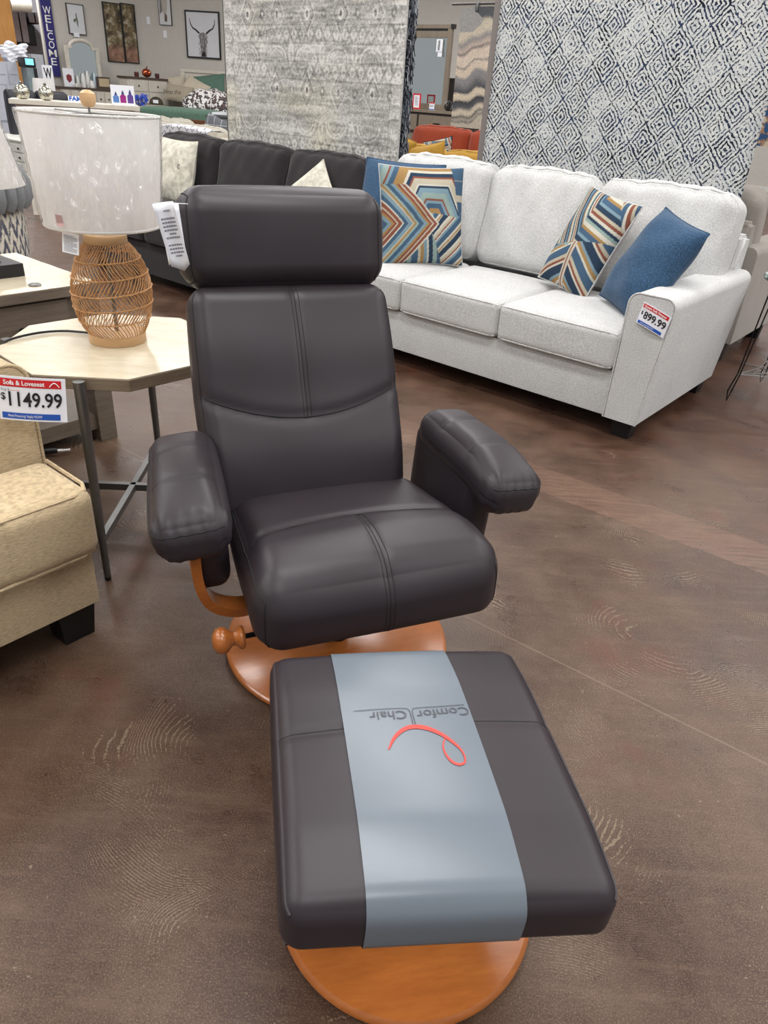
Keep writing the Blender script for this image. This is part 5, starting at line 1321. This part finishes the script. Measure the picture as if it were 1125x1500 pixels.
for px_, s_ in ((200.5, 'left'), (230.5, 'right')):
    bm = BM(); lathe(bm, [(0, 0), (.04, 0), (.05, .04), (.045, .09), (.036, .09), (.036, .02), (0, .02)], 20); o = obj('candle_holder', bm, plain('dark_red_glass', (84, 44, 42), .25)); o.location = onWL(px_, zCh + .001, kc); tag(o, 'dark red candle holder %s of the copper pumpkin' % s_, 'candle holder', 'candle holders on the chest')

# bed
BK = kR - 0.35
hb = thing('bed', 'antique white panel bed with green blanket at the far wall', 'bed', (0, 0, 0))
uh = WR.hit(266, 105, BK)[0]; zh = WR.hit(300, 103, BK)[1]; hb.location = WR.w(uh, BK); hb.rotation_euler = (0, 0, WR.a); bw = 1.75
bm = BM(); box(bm, 0, bw, 0, .07, .25, zh - .06, .005); obj('headboard', bm, AW, hb, smooth=False); bm = BM(); box(bm, -.03, bw + .03, -.03, .10, zh - .0595, zh, .01); obj('headboard_cap', bm, AW, hb, smooth=False)
bm = BM(); box(bm, .12, bw - .12, -.015, -.0005, .7, zh - .16, .006); obj('headboard_panel', bm, AW, hb, smooth=False)
for x in (-.02, bw - .08):
    bm = BM(); box(bm, x, x + .10, -.025, .09, 0, zh - .06); obj('post', bm, AW, hb, smooth=False)
BLN = 2.1
bm, g = cushion(bw / 2, BLN / 2 - .02, .17, .08, .02, 0, 0, n=12, mtx=T(bw / 2, -BLN / 2 - .02, .62)); obj('mattress', bm, cloth('bedding_white', (206, 210, 214), .06, 60), hb)
bm, g = cushion(bw * .44, .64, .18, .085, .02, 0, 0, n=12, mtx=T(bw * .42, -1.52, .628)); obj('blanket', bm, cloth('sage_blanket', (92, 120, 104), .12, 40), hb)
bm = BM(); box(bm, -.02, bw + .02, -BLN - .12, -BLN - .06, .12, .64, .01); obj('footboard', bm, wood('walnut_footboard', (84, 50, 32), (120, 76, 48), (1, 10, 10), .4), hb, smooth=False)
bm = BM(); box(bm, .05, bw - .05, -BLN - .05, -.03, .25, .44); obj('frame', bm, BT, hb, smooth=False)
def bedpillow(lab, px_, py_, w, h, mat, lean=35, roll=0, k=BK - .35, name='bed_pillow', t_=.16, colf=None, seed=0):
    u, z = WR.hit(px_, py_, k); z = max(z, .80)
    return pillow(name, lab, WR.w(u - w / 2, k, z), WR.w(u + w / 2, k, z), h, lean, t_, mat, colf, seed=seed, roll=roll, n=18)
LIN = cloth('oat_linen', (196, 186, 166), .12, 60); SAG = CREAMF
bedpillow('cream pillow leaning at the left end of the bed headboard', 252, 140, .62, .42, LIN, 30, -12, BK - .30, seed=21)
p = bedpillow('beige pillow with script lettering in front on the bed', 257, 148, .62, .38, cloth('khaki_pillow', (166, 156, 138), .12, 60), 38, 6, BK - .75, seed=22)
bm = text_bm('bless this', .12, T(0, -.13, .17) @ STAND, width=.4, shear=.3); bmesh.ops.transform(bm, matrix=Matrix.Rotation(WR.a, 4, 'Z'), verts=bm.verts); obj('lettering', bm, INK, p, smooth=False)
bedpillow('cream square pillow right of the lettered one on the bed', 276, 144, .60, .46, LIN, 34, 25, BK - .55, seed=23)
bedpillow('sage green pillow at the right of the bed', 306, 138, .72, .45, plain('sage_pillow', (84, 114, 100), .9), 35, -10, BK - .35, seed=24)
m, nt, b = newmat('black_leaf_print'); v = coords(nt); L(nt, ramp(nt, noise(nt, v, 16, 2, .6), [(.43, sR((224, 220, 218))), (.5, sR((60, 56, 58))), (.62, sR((110, 84, 80)))], 'CONSTANT'), b.inputs['Base Color']); b.inputs['Roughness'].default_value = .9
LEAFP = m
kq = 11.2
def atD(px_, py_, k, ax=SOF): u, z = ax.hit(px_, py_, k); return ax.w(u, k, z)
th = thing('comforter', 'white comforter with black leaf print draped over the foot of the far bed', 'bedding', WR.w(WR.hit(306, 160, BK - 1.3)[0], BK - 1.35, .82), WR.a)
bm = BM(); f = smap(.62, .35, .36, .25, .06, 0, .02); gridcube(bm, lambda p: f(p) + Vector((.03 * math.sin(p[2] * 7 + p[0] * 5), .03 * math.sin(p[0] * 8), .02 * math.sin(p[0] * 9 + p[1] * 3))), 14); bmesh.ops.translate(bm, vec=(0, .2, -.05), verts=bm.verts)
for v in bm.verts:
    t_ = (v.co.z + .41) / .8; v.co.x = v.co.x * (.72 + .35 * (1 - t_)) - .06 * (1 - t_)
obj('cover', bm, LEAFP, th)
bm = BM(); z_ = th.location.z - .42
bm.free()
# beige sofa row behind the dark sofa, with throw and check pillow
BG2 = cloth('pale_beige_fabric', (188, 182, 168), .1, 120)
kb = 7.4; zb_ = SOF.hit(300, 176, kb)[1]; zb2 = SOF.hit(320, 188, kb)[1]; ur_ = SOF.hit(345, 190, kb)[0]
o = sofa('sofa', 'pale beige sofa behind the charcoal sofa, partly under a chevron throw', 2.1, .95, BG2, arm_w=.2, arm_h=.62, back_h=zb2 - .04, seat_h=.45, cush=2, bh=zb2 - .45 + .02, n=8, front_pip=False)
o.location = SOF.w(ur_ - 2.05, kb - .75); o.rotation_euler = (0, 0, SOF.a)
kb3 = 8.5; zb3 = SOF.hit(270, 174, kb3)[1]; ur3 = SOF.hit(296, 180, kb3)[0]
o = sofa('sofa', 'second pale beige sofa just below the walnut footboard', 1.6, .95, BG2, arm_w=.2, arm_h=.6, back_h=zb3 - .08, seat_h=.45, cush=2, bh=zb3 - .45, n=8, front_pip=False)
o.location = SOF.w(ur3 - 1.6, kb3 - .75); o.rotation_euler = (0, 0, SOF.a)
def chev(u, v):
    t = (v * 9 + abs(((u * 7) % 1) - .5) * 1.6) % 1; return sR((96, 98, 106)) if t < .16 else sR((222, 222, 226))
ut = SOF.hit(236, 200, kb - .82)[0]; ut2 = SOF.hit(302, 200, kb - .82)[0]; wt = ut2 - ut; bm = BM(); cl = bm.loops.layers.float_color.new('Col'); nx_, ny_ = 200, 130; gr = []
for j in range(ny_ + 1):
    row = []
    for i in range(nx_ + 1):
        x = i / nx_; t_ = j / ny_
        if t_ < .75: y = 0.0 + .03 * t_; z = -.62 + .62 * t_ / .75
        else: s_ = (t_ - .75) / .25; y = .02 + .30 * s_; z = .02 * math.sin(math.pi * s_)
        edge = .10 * (x - .35) ** 2 * 4 * .5
        row.append(bm.verts.new((x * wt, y + .012 * math.sin(x * 14), z - edge * .35 + .006 * math.sin(x * 22 + t_ * 5))))
    gr.append(row)
for j in range(ny_):
    for i in range(nx_):
        f_ = bm.faces.new((gr[j][i], gr[j][i + 1], gr[j + 1][i + 1], gr[j + 1][i])); c_ = chev(i / nx_, j / ny_)
        for lp_ in f_.loops: lp_[cl] = c_
o = obj('throw_blanket', bm, painted('throw_weave', .9)); zt_ = SOF.hit(268, 186, kb - .8)[1]; o.location = SOF.w(ut, kb - .84, zt_); o.rotation_euler = (0, 0, SOF.a); s = o.modifiers.new('s', 'SOLIDIFY'); s.thickness = .01
tag(o, 'white throw with grey chevrons over the pale beige sofa', 'blanket')
GCH, nt, b = newmat('grey_windowpane'); v = coords(nt); sx = node(nt, 'ShaderNodeSeparateXYZ'); L(nt, v, sx.inputs[0])
g1 = math_(nt, 'LESS_THAN', math_(nt, 'FRACT', math_(nt, 'MULTIPLY', sx.outputs[0], 8)), .07); g2 = math_(nt, 'LESS_THAN', math_(nt, 'FRACT', math_(nt, 'MULTIPLY', sx.outputs[2], 8)), .07)
L(nt, mixc(nt, math_(nt, 'MAXIMUM', g1, g2), sR((92, 94, 100)), sR((168, 170, 172))), b.inputs['Base Color']); b.inputs['Roughness'].default_value = .9
a_ = atD(296, 193, kb + .3); pillow('throw_pillow', 'grey windowpane check pillow left of the hanging oriental rug', a_, a_ + SOF.e * .62 - Vector((0, 0, .03)), .24, 20, .15, GCH, seed=31, roll=10, n=16)
# dark grey nightstand
kn_ = BK - 3.0; ua = WR.hit(303, 170, kn_)[0]; zt_ = WR.hit(320, 169, kn_)[1]
t = thing('nightstand', 'dark grey nightstand left of the hanging oriental rug', 'nightstand', WR.w(ua, kn_), WR.a); DG = plain('slate_paint', (84, 86, 90), .6)
bm = BM(); box(bm, 0, .6, 0, .4, .08, zt_ - .035); obj('body', bm, DG, t, smooth=False)
bm = BM(); box(bm, -.02, .62, -.02, .42, zt_ - .0345, zt_, .004); obj('top', bm, DG, t, smooth=False)
bm = BM(); box(bm, .04, .56, -.015, -.0005, zt_ - .24, zt_ - .06, .004); d_ = obj('drawer', bm, plain('slate_panel', (120, 124, 120), .6), t, smooth=False)
bm = BM(); lathe(bm, [(0, 0), (.015, .01), (.01, .02), (0, .02)], 12); bmesh.ops.transform(bm, matrix=T(.3, -.015, zt_ - .15) @ Matrix.Rotation(R(90), 4, 'X'), verts=bm.verts); obj('knob', bm, BLK, d_)
for x in (0.02, .54):
    bm = BM(); box(bm, x, x + .04, .02, .06, 0, .0795); obj('foot', bm, DG, t, smooth=False)

# display counter behind the lamp: poster of bottles, flowers, cap, glass ornaments
kd = 8.6; CA = Ax(22)
def px3(px_, py_, k=kd): return atD(px_, py_, k, CA)
zc = CA.hit(110, 150, kd)[1]; uc0 = CA.hit(14, 150, kd)[0]; uc1 = CA.hit(204, 160, kd)[0]
t = thing('display_counter', 'low white display counter behind the drum shade', 'counter', CA.w(uc0, kd - .1), CA.a); wd = uc1 - uc0
bm = BM(); box(bm, 0, wd, 0, .5, zc - .04, zc, .004); obj('top', bm, plain('counter_cream', (206, 200, 186), .5), t, smooth=False)
bm = BM(); box(bm, .05, wd - .05, .04, .46, 0, zc - .0405); obj('body', bm, AW, t, smooth=False)
a0 = px3(176.5, 156); wdt = CA.hit(200, 156, kd)[0] - CA.hit(166, 156, kd)[0]; hp_ = CA.hit(178, 125, kd)[1] - zc
t = thing('bottle_poster', 'white counter sign showing three blue, magenta and purple bottles', 'sign', Vector((a0.x, a0.y, zc + .001)), CA.a)
t.location = CA.w(CA.hit(181, 150, kd)[0], kd, zc + .001)
bm = BM(); box(bm, -wdt / 2, wdt / 2, 0, .008, 0, hp_); obj('board', bm, PAPER, t, smooth=False)
for k, (xx, c_, s_) in enumerate(((-.30, (88, 128, 190), .80), (.0, (150, 30, 120), .92), (.31, (92, 64, 140), 1.0))):
    x = xx * wdt; q = wdt * .125; hh = hp_ * .62 * s_
    bm = BM(); prism(bm, [(x - q, .12 * hp_), (x + q, .12 * hp_), (x + q * 1.0, .12 * hp_ + hh * .6), (x + q * .4, .12 * hp_ + hh * .72), (x - q * .4, .12 * hp_ + hh * .72), (x - q * 1.0, .12 * hp_ + hh * .6)], -.002, -.0005); bt_ = obj('bottle_picture', bm, plain('bottle_%d' % k, c_, .6), t, smooth=False)
    bm = BM(); prism(bm, [(x - q * .5, .12 * hp_ + hh * .725), (x + q * .5, .12 * hp_ + hh * .725), (x + q * .3, .12 * hp_ + hh * .95), (x, .12 * hp_ + hh * 1.12), (x - q * .3, .12 * hp_ + hh * .95)], -.002, -.0005); obj('cap_picture', bm, plain('cap_blue', (60, 66, 120), .6), bt_, smooth=False)
# blue flowers
t = thing('blue_flowers', 'small bunch of bright blue artificial flowers beside the bottle sign', 'flowers', CA.w(CA.hit(206, 152, kd)[0], kd + .05, zc + .001), CA.a)
bm = BM(); rnd = random.Random(5)
bm2 = BM()
for i in range(26):
    c = Vector((rnd.uniform(-.07, .07), rnd.uniform(-.03, .03), rnd.uniform(.02, .10))); tube(bm2, [(0, 0, 0), c * .6 + Vector((0, 0, 0)), c], .002, 4)
    for q in range(5):
        a = q * 1.256; d = Vector((math.cos(a), rnd.uniform(-.5, .2), math.sin(a))) * .014
        bm.faces.new([bm.verts.new(c), bm.verts.new(c + d + Vector((-d.z, 0, d.x)) * .5), bm.verts.new(c + d * 1.4), bm.verts.new(c + d - Vector((-d.z, 0, d.x)) * .5)])
tag(obj('petals', bm, plain('vivid_blue', (34, 74, 190), .6), t), kind='stuff'); obj('stems', bm2, plain('dark_stem', (34, 40, 60), .7), t)
t = thing('camo_cap', 'olive brown cap with white patch lying beside the blue flowers', 'cap', WR.w(WR.hit(229, 150, BK - 1.3)[0], BK - 1.3, .83), R(10))
CAM = plain('olive_canvas', (66, 58, 44), .9, 0, .4)
bm = BM(); lathe(bm, [(.095, 0), (.093, .03), (.078, .065), (.045, .09), (0, .10)], 24, cap=False); obj('crown', bm, CAM, t)
bm = BM(); prism(bm, [(-.07, -.08), (-.12, -.10), (-.17, -.08), (-.18, 0.0), (-.16, .06), (-.09, .06)], .0, .006, 'z'); obj('visor', bm, CAM, t, smooth=False)
bm = BM(); box(bm, -.03, .04, -.100, -.094, .02, .06); obj('patch', bm, PAPER, t, smooth=False)
t.scale = (1.5, 1.5, 1.5)
# mercury glass ornaments
MG, nt, b = newmat('mercury_glass'); v = coords(nt); L(nt, ramp(nt, noise(nt, v, 24, 4, .7), [(.4, sR((150, 140, 104))), (.52, sR((226, 226, 214))), (.65, sR((96, 92, 74)))]), b.inputs['Base Color']); b.inputs['Metallic'].default_value = .8; b.inputs['Roughness'].default_value = .15
for px_, s_ in ((34.5, 'left'), (69, 'right')):
    u = CA.hit(px_, 150, kd)[0]; t = thing('glass_ornament', 'round mercury glass ornament, %s one behind the drum shade' % s_, 'ornament', CA.w(u, kd + .03, zc + .001), CA.a, 'mercury glass ornaments')
    bm = BM(); lathe(bm, [(.02, 0), (.052, .010), (.066, .05), (.060, .09), (.035, .118), (.012, .126), (0, .127)], 28); obj('globe', bm, MG, t)
    bm = BM(); lathe(bm, [(.012, .126), (.014, .14), (.006, .15), (0, .15)], 12); obj('cap', bm, STEEL, t)
u = CA.hit(118, 150, kd)[0]; t = thing('family_sign', 'small white sign with blue lettering behind the drum shade', 'sign', CA.w(u, kd + .05, zc + .001), CA.a)
bm = BM(); box(bm, -.11, .11, 0, .02, 0, .05); obj('board', bm, PAPER, t, smooth=False)
bm = text_bm('FAMILY', .05, T(0, -.002, .027) @ STAND, width=.20, bold=.002); obj('lettering', bm, BLUI, t, smooth=False)
# black recliners
kr = 11.2
RB = plain('black_recliner_leather', (42, 42, 48), .4)
ua = WL.hit(8, 145, kr)[0]; ub_ = WL.hit(52, 145, kr)[0]; uc_ = WL.hit(98, 148, kr)[0]; zr = WL.hit(50, 132, kr)[1]
for a_, b_, lab in ((ua, ub_ - .01, 'left black leather seat back behind the glass ornaments'), (ub_ + .01, uc_, 'right black leather seat back behind the glass ornaments')):
    w_ = b_ - a_; t = thing('black_armchair', lab, 'armchair', WL.w((a_ + b_) / 2, kr), WL.a, 'black chairs at the back')
    bm, g = cushion(w_ / 2, .10, (zr - .35) / 2, .06, .0, 0, .01, n=10, mtx=T(0, 0, zr - (zr - .35) / 2)); obj('backrest', bm, RB, t)
    bm, g = cushion(w_ / 2, .30, .10, .05, .02, 0, 0, n=10, mtx=T(0, -.36, .40)); obj('seat', bm, RB, t)
    bm = BM(); box(bm, -w_ / 2 + .03, w_ / 2 - .03, -.6, .08, .02, .30); obj('base', bm, BLK, t, smooth=False)
# white lamp shade (short drum) and W sign
t = thing('table_lamp', 'white tapered lamp shade in front of the W sign at the back', 'lamp', WL.w(WL.hit(63, 125, 12.4)[0], 12.4, 0), WL.a)
zl0 = WL.hit(63, 136, 12.4)[1]; zl1 = WL.hit(63, 115, 12.4)[1]; rl = (WL.hit(79, 125, 12.4)[0] - WL.hit(48, 125, 12.4)[0]) / 2 * .98
bm = BM(); lathe(bm, [(rl, zl0), (rl * .86, zl1), (rl * .85, zl1), (rl * .98, zl0), (rl, zl0)], 40, cap=False); obj('shade', bm, SHADE, t)
bm = BM(); tube(bm, [(0, 0, zl0 - .35), (0, 0, zl1)], .012, 8); lathe(bm, [(0, zl0 - .4), (.09, zl0 - .4), (.10, zl0 - .25), (.03, zl0 - .1), (0, zl0 - .1)], 24); obj('base', bm, VW, t)
bm = BM(); box(bm, -.25, .25, -.2, .2, 0, zl0 - .401); tt = thing('lamp_stand', 'plain white stand under the far white lamp', 'stand', t.location, WL.a); obj('body', bm, AW, tt, smooth=False)
kw = 13.4; u0 = WL.hit(63, 110, kw)[0]; u1_ = WL.hit(78, 110, kw)[0]; zw0 = WL.hit(70, 137, kw)[1]; zw1 = WL.hit(70, 95.5, kw)[1]; w_ = u1_ - u0
t = thing('letter_sign', 'tall white porch sign with a black letter W', 'sign', WL.w((u0 + u1_) / 2, kw, 0), WL.a)
bm = BM(); box(bm, -w_ / 2, w_ / 2, 0, .02, zw0 - .9 if zw0 > .9 else 0, zw1); obj('board', bm, PAPER, t, smooth=False)
bm = text_bm('W', .20, T(0, -.003, WL.hit(70, 108, kw)[1]) @ STAND, width=w_ * .78, bold=.004); obj('letter', bm, INK, t, smooth=False)
bm = BM(); box(bm, -w_ / 2, w_ / 2, -.03, .10, 0, .02); obj('foot', bm, BT, t, smooth=False)
# office corner: wood panelling, dark wall cabinets, boxes, water cooler, duct
ko = kL + 1.5
OWD = wood('honey_oak_panel', (176, 118, 52), (214, 156, 84), (6, 6, .6), .5, 6)
ax = WL
ua = ax.hit(-40, 60, kL)[0]; ub_ = ax.hit(24, 60, kL)[0]; zt_ = ax.hit(5, 15, kL)[1]
bm = BM(); box(bm, ua, ub_, 0, .08, 0, CEIL); o = obj('wall_office', bm, OWD, smooth=False); o.location = ax.m * kL; o.rotation_euler = (0, 0, ax.a); tag(o, kind='structure')
bm = BM(); box(bm, ua - 1, uE + 1.5, 0, .08, 0, CEIL); o = obj('wall_back', bm, plain('dim_grey_wall', (150, 148, 154), .85), smooth=False); o.location = ax.m * (ko + 1.0); o.rotation_euler = (0, 0, ax.a); tag(o, kind='structure')
DCB = plain('charcoal_cabinet', (112, 104, 108), .5)
u0 = ax.hit(19, 40, ko)[0]; zA = ax.hit(40, 17, ko)[1]; zB = ax.hit(40, 63, ko)[1]; zMid = ax.hit(50, 34, ko)[1]
for i, (xa, xb, zz0, lab) in enumerate(((19, 30, zB, 'leftmost'), (30.5, 41, zB, 'second'), (41.5, 51, zMid, 'third'), (51.5, 62, zMid, 'rightmost'))):
    a = ax.hit(xa, 40 if zz0 == zB else 25, ko)[0]; b_ = ax.hit(xb, 40 if zz0 == zB else 25, ko)[0]
    t = thing('wall_cabinet', '%s of the dark wall cabinets in the office corner' % lab, 'cabinet', ax.w(a, ko), ax.a, 'dark wall cabinets')
    bm = BM(); box(bm, 0.005, b_ - a - .005, .02, .98, zz0, zA); obj('body', bm, BLK, t, smooth=False)
    bm = BM(); box(bm, .012, b_ - a - .012, 0, .0195, zz0 + .01, zA - .01, .004); obj('door', bm, DCB, t, smooth=False)
a = ax.hit(43, 50, ko)[0]; b_ = ax.hit(64, 50, ko)[0]; z0_ = ax.hit(50, 66, ko)[1]
t = thing('wall_screen', 'black panel under the dark wall cabinets', 'screen', ax.w(a, ko + .5), ax.a); bm = BM(); box(bm, 0, b_ - a, 0, .45, z0_, zMid - .02, .01); obj('housing', bm, BLK, t, smooth=False)
bm = BM(); box(bm, .03, b_ - a - .03, -.01, -.0005, z0_ + .03, zMid - .05); obj('screen', bm, plain('dark_screen', (12, 12, 14), .2), t, smooth=False)
# duct at the ceiling, top left corner
bm = BM(); pa = ax.w(ax.hit(-30, 10, ko - .2)[0], ko - .2, ax.hit(10, 6, ko - .2)[1]); pb = ax.w(uE + .3, ko - .2, pa.z + .05)
tube(bm, [pa, pa * .5 + pb * .5, pb], .15, 28); o = tag(obj('ventilation_duct', bm, plain('galvanised_duct', (226, 228, 220), .5, .0)), 'round pale metal duct crossing the top left corner', 'duct')
bm = BM(); q = pa * .45 + pb * .55; d = (pb - pa).normalized(); tube(bm, [q - d * .03, q + d * .03], .156, 28); cc_ = obj('joint_ring', bm, STEEL, o)
# stacked cartons
CTN = plain('white_carton', (196, 200, 212), .7, 0, .04)
kx = kL - 2.2; KX = ax
def cartn(xa, xb, yt, yb, lab, k=kx, mat=CTN, floor=False):
    a = ax.hit(xa, (yt + yb) / 2, k)[0]; b_ = ax.hit(xb, (yt + yb) / 2, k)[0]; z1 = ax.hit((xa + xb) / 2, yt, k)[1]; z0 = 0 if floor else ax.hit((xa + xb) / 2, yb, k)[1]
    t = thing('carton', lab, 'box', ax.w(a, k, z0), ax.a, 'white cartons by the office corner'); w = b_ - a; h = z1 - z0
    bm = BM(); box(bm, 0, w, 0, .5, 0, h, .004); obj('box', bm, mat, t, smooth=False)
    bm = BM(); box(bm, w * .15, w * .85, -.002, -.0003, h * .42, h * .46); obj('tape', bm, plain('carton_print', (150, 156, 170), .7), t, smooth=False); return z1
zc1 = cartn(-14, 11.5, 124, 160, 'lower left white carton by the office corner', floor=True)
cartn(-14, 11.5, 90, 123.6, 'upper left white carton by the office corner')
cartn(12, 27, 124, 160, 'lower white carton left of the water cooler', floor=True)
cartn(12, 27, 91, 123.6, 'upper white carton left of the water cooler')
cartn(50, 67, 80, 140, 'tall pale grey carton behind the water cooler', k=kx + 1.0, mat=plain('pale_grey_carton', (178, 182, 188), .7), floor=True)
a = ax.hit(24, 80, kx + .1)[0]; z_ = ax.hit(24, 90, kx + .1)[1]
t = thing('paper_bag', 'crumpled white plastic bag on top of the cartons', 'bag', ax.w(a, kx + .2, z_ + .13), ax.a)
bm = BM(); f = smap(.22, .14, .15, .10); gridcube(bm, lambda p: f(p) * (1 + .14 * math.sin(5 * p[0] + 3 * p[2]) + .10 * math.sin(9 * p[2] + 6 * p[0])), 10); obj('bag', bm, PAPER, t, smooth=False)
# water cooler with lit tank
kc_ = kx - .3; a = ax.hit(36, 95, kc_)[0]; b_ = ax.hit(53, 95, kc_)[0]; w_ = b_ - a; z2 = ax.hit(44, 84, kc_)[1]; z1_ = ax.hit(44, 99, kc_)[1]
t = thing('water_cooler', 'water cooler with glowing blue top panel beside the cartons', 'water cooler', ax.w(a, kc_), ax.a)
bm = BM(); box(bm, 0, w_, 0, .32, z1_ + .001, z2, .03); hd = obj('head', bm, BLK, t)
m, nt, b = newmat('lit_blue_panel'); b.inputs['Emission Color'].default_value = sR((120, 214, 240)); b.inputs['Emission Strength'].default_value = .9; b.inputs['Base Color'].default_value = sR((120, 200, 220))
L(nt, ramp(nt, noise(nt, coords(nt), 3), [(.3, sR((110, 205, 235))), (.7, sR((150, 228, 245)))]), b.inputs['Emission Color'])
bm = BM(); box(bm, .02, w_ * .8, -.006, -.0005, z1_ + .04, z2 - .02); obj('lit_panel', bm, m, hd, smooth=False)
bm = BM(); box(bm, .03, w_ * .75, .02, .28, 0, z1_); obj('body', bm, plain('cooler_grey', (140, 156, 160), .3, .3), t, smooth=False)
bm = BM(); box(bm, w_ * .755, w_, .0, .30, 0, z1_); obj('side', bm, BLK, t, smooth=False)
# white chest behind the left lamp, ikat barrel chair
kk2 = 4.6
u0 = SOF.hit(-30, 205, kk2)[0]; u1_ = SOF.hit(34, 210, kk2)[0]; zt_ = SOF.hit(20, 204, kk2)[1]
t = thing('white_chest', 'white painted chest at the left edge behind the tall lamp', 'cabinet', SOF.w(u0, kk2), SOF.a); w_ = u1_ - u0; WP = plain('white_painted_wood', (212, 212, 204), .5)
bm = BM(); box(bm, 0, w_, .0, .5, .06, zt_ - .02); obj('body', bm, WP, t, smooth=False); bm = BM(); box(bm, -.015, w_ + .015, -.02, .52, zt_ - .0195, zt_, .004); obj('top', bm, WP, t, smooth=False)
for r_ in range(4):
    hh = (zt_ - .12) / 4; bm = BM(); box(bm, w_ * .35, w_ - .02, -.015, -.0005, .08 + r_ * hh + .01, .08 + (r_ + 1) * hh - .01, .004); d_ = obj('drawer', bm, WP, t, smooth=False)
    bm = BM(); lathe(bm, [(0, 0), (.014, .01), (.01, .022), (0, .022)], 12); bmesh.ops.transform(bm, matrix=T(w_ - .10, -.015, .08 + (r_ + .5) * hh) @ Matrix.Rotation(R(90), 4, 'X'), verts=bm.verts); obj('knob', bm, BLK, d_)
for x in (0, w_ - .05):
    bm = BM(); box(bm, x, x + .05, .0, .05, 0, .0595); obj('foot', bm, WP, t, smooth=False)
ic = Vector((-2.56, 4.20, 0))
m, nt, b = newmat('ikat_print'); v = coords(nt); sx = node(nt, 'ShaderNodeSeparateXYZ'); L(nt, v, sx.inputs[0])
ang = math_(nt, 'MULTIPLY', math_(nt, 'ARCTAN2', sx.outputs[1], sx.outputs[0]), .40); zz_ = sx.outputs[2]
zig = math_(nt, 'ADD', math_(nt, 'MULTIPLY', zz_, 13), math_(nt, 'MULTIPLY', math_(nt, 'PINGPONG', math_(nt, 'MULTIPLY', ang, 15), .5), 2.6))
n1 = noise(nt, v, 22, 4, .7)
val = math_(nt, 'ADD', math_(nt, 'SINE', math_(nt, 'MULTIPLY', zig, 4.2)), math_(nt, 'MULTIPLY', math_(nt, 'SUBTRACT', n1, .5), 7.5))
L(nt, ramp(nt, math_(nt, 'ADD', math_(nt, 'MULTIPLY', val, .25), .5), [(.28, sR((76, 78, 94))), (.44, sR((134, 130, 126))), (.54, sR((196, 190, 174))), (.8, sR((210, 204, 190)))]), b.inputs['Base Color']); b.inputs['Roughness'].default_value = .9
t = thing('barrel_chair', 'grey channel-tufted barrel chair with ikat print outside at the left edge', 'armchair', ic, R(0))
bm = BM(); lathe(bm, [(0, .05), (.36, .05), (.385, .12), (.395, .55), (.385, .62), (.30, .64), (0, .60)], 64); obj('shell', bm, m, t)
bm = BM(); GV = cloth('grey_velvet', (128, 130, 132), .1, 200)
for k in range(34):
    a = 2 * math.pi * k / 34; c, s_ = math.cos(a), math.sin(a)
    tube(bm, [(c * .40, s_ * .40, .60), (c * .425, s_ * .425, .645), (c * .425, s_ * .425, .70), (c * .40, s_ * .40, .76), (c * .36, s_ * .36, .80), (c * .30, s_ * .30, .79), (c * .26, s_ * .26, .70)], .036, 10)
obj('channel_back', bm, GV, t)
bm = BM(); lathe(bm, [(0, 0), (.25, 0), (.25, .0495), (0, .0495)], 40); obj('plinth', bm, BLK, t)

t = thing('cable_plug', 'black and white cable connector lying on the floor behind the beige loveseat', 'plug', atz(80, 664, .012), R(20))
bm = BM(); tube(bm, [(-.035, 0, .012), (.0, 0, .012), (.012, 0, .010)], .012, 12, rr=[.012, .012, .008]); obj('body', bm, BLK, t)
bm = BM(); tube(bm, [(.012, 0, .010), (.05, .005, .008), (.055, .006, .008)], .004, 10, rr=[.006, .004, .006]); obj('tip', bm, WHI, t)
bm = BM(); tube(bm, [(-.035, 0, .012), (-.09, .02, .006), (-.2, .01, .005), (-.35, .06, .005)], .003, 8); obj('cord', bm, WHI, t)
# ================================================================== lights
w = bpy.data.worlds.new('world'); scene.world = w; w.use_nodes = True
bg = w.node_tree.nodes['Background']; bg.inputs[0].default_value = (0.93, 0.96, 1.0, 1); bg.inputs[1].default_value = 0.45
LMP = plain('troffer_white', (230, 230, 230), .5)
def area(x, y, sx_, sy_, pw, rz=0, z=CEIL - 0.06, c=(1, .99, .985)):
    l = bpy.data.lights.new('ceiling_or_fill_light', 'AREA'); l.shape = 'RECTANGLE'; l.size = sx_; l.size_y = sy_; l.energy = pw; l.color = c
    o = bpy.data.objects.new('ceiling_or_fill_light', l); col.objects.link(o); o.location = (x, y, z); o.rotation_euler = (0, 0, rz); return o
for iy_, y in enumerate((-1.5, 1.2, 4.0, 7.0, 10.5, 14.5)):
    for x in (-7.5, -3.6, 0.2, 4.0, 8.0):
        area(x, y, 0.60, 2.4, 80, R(51.7))
area(-8.9, 18.0, 0.3, 2.4, 160, R(44.8), 3.6)  # extra fill light, added to brighten the dark office corner
scene.view_settings.view_transform = 'Standard'; scene.view_settings.look = 'None'
scene.view_settings.gamma = 1; scene.view_settings.use_curve_mapping = False
scene.view_settings.exposure = 0.0
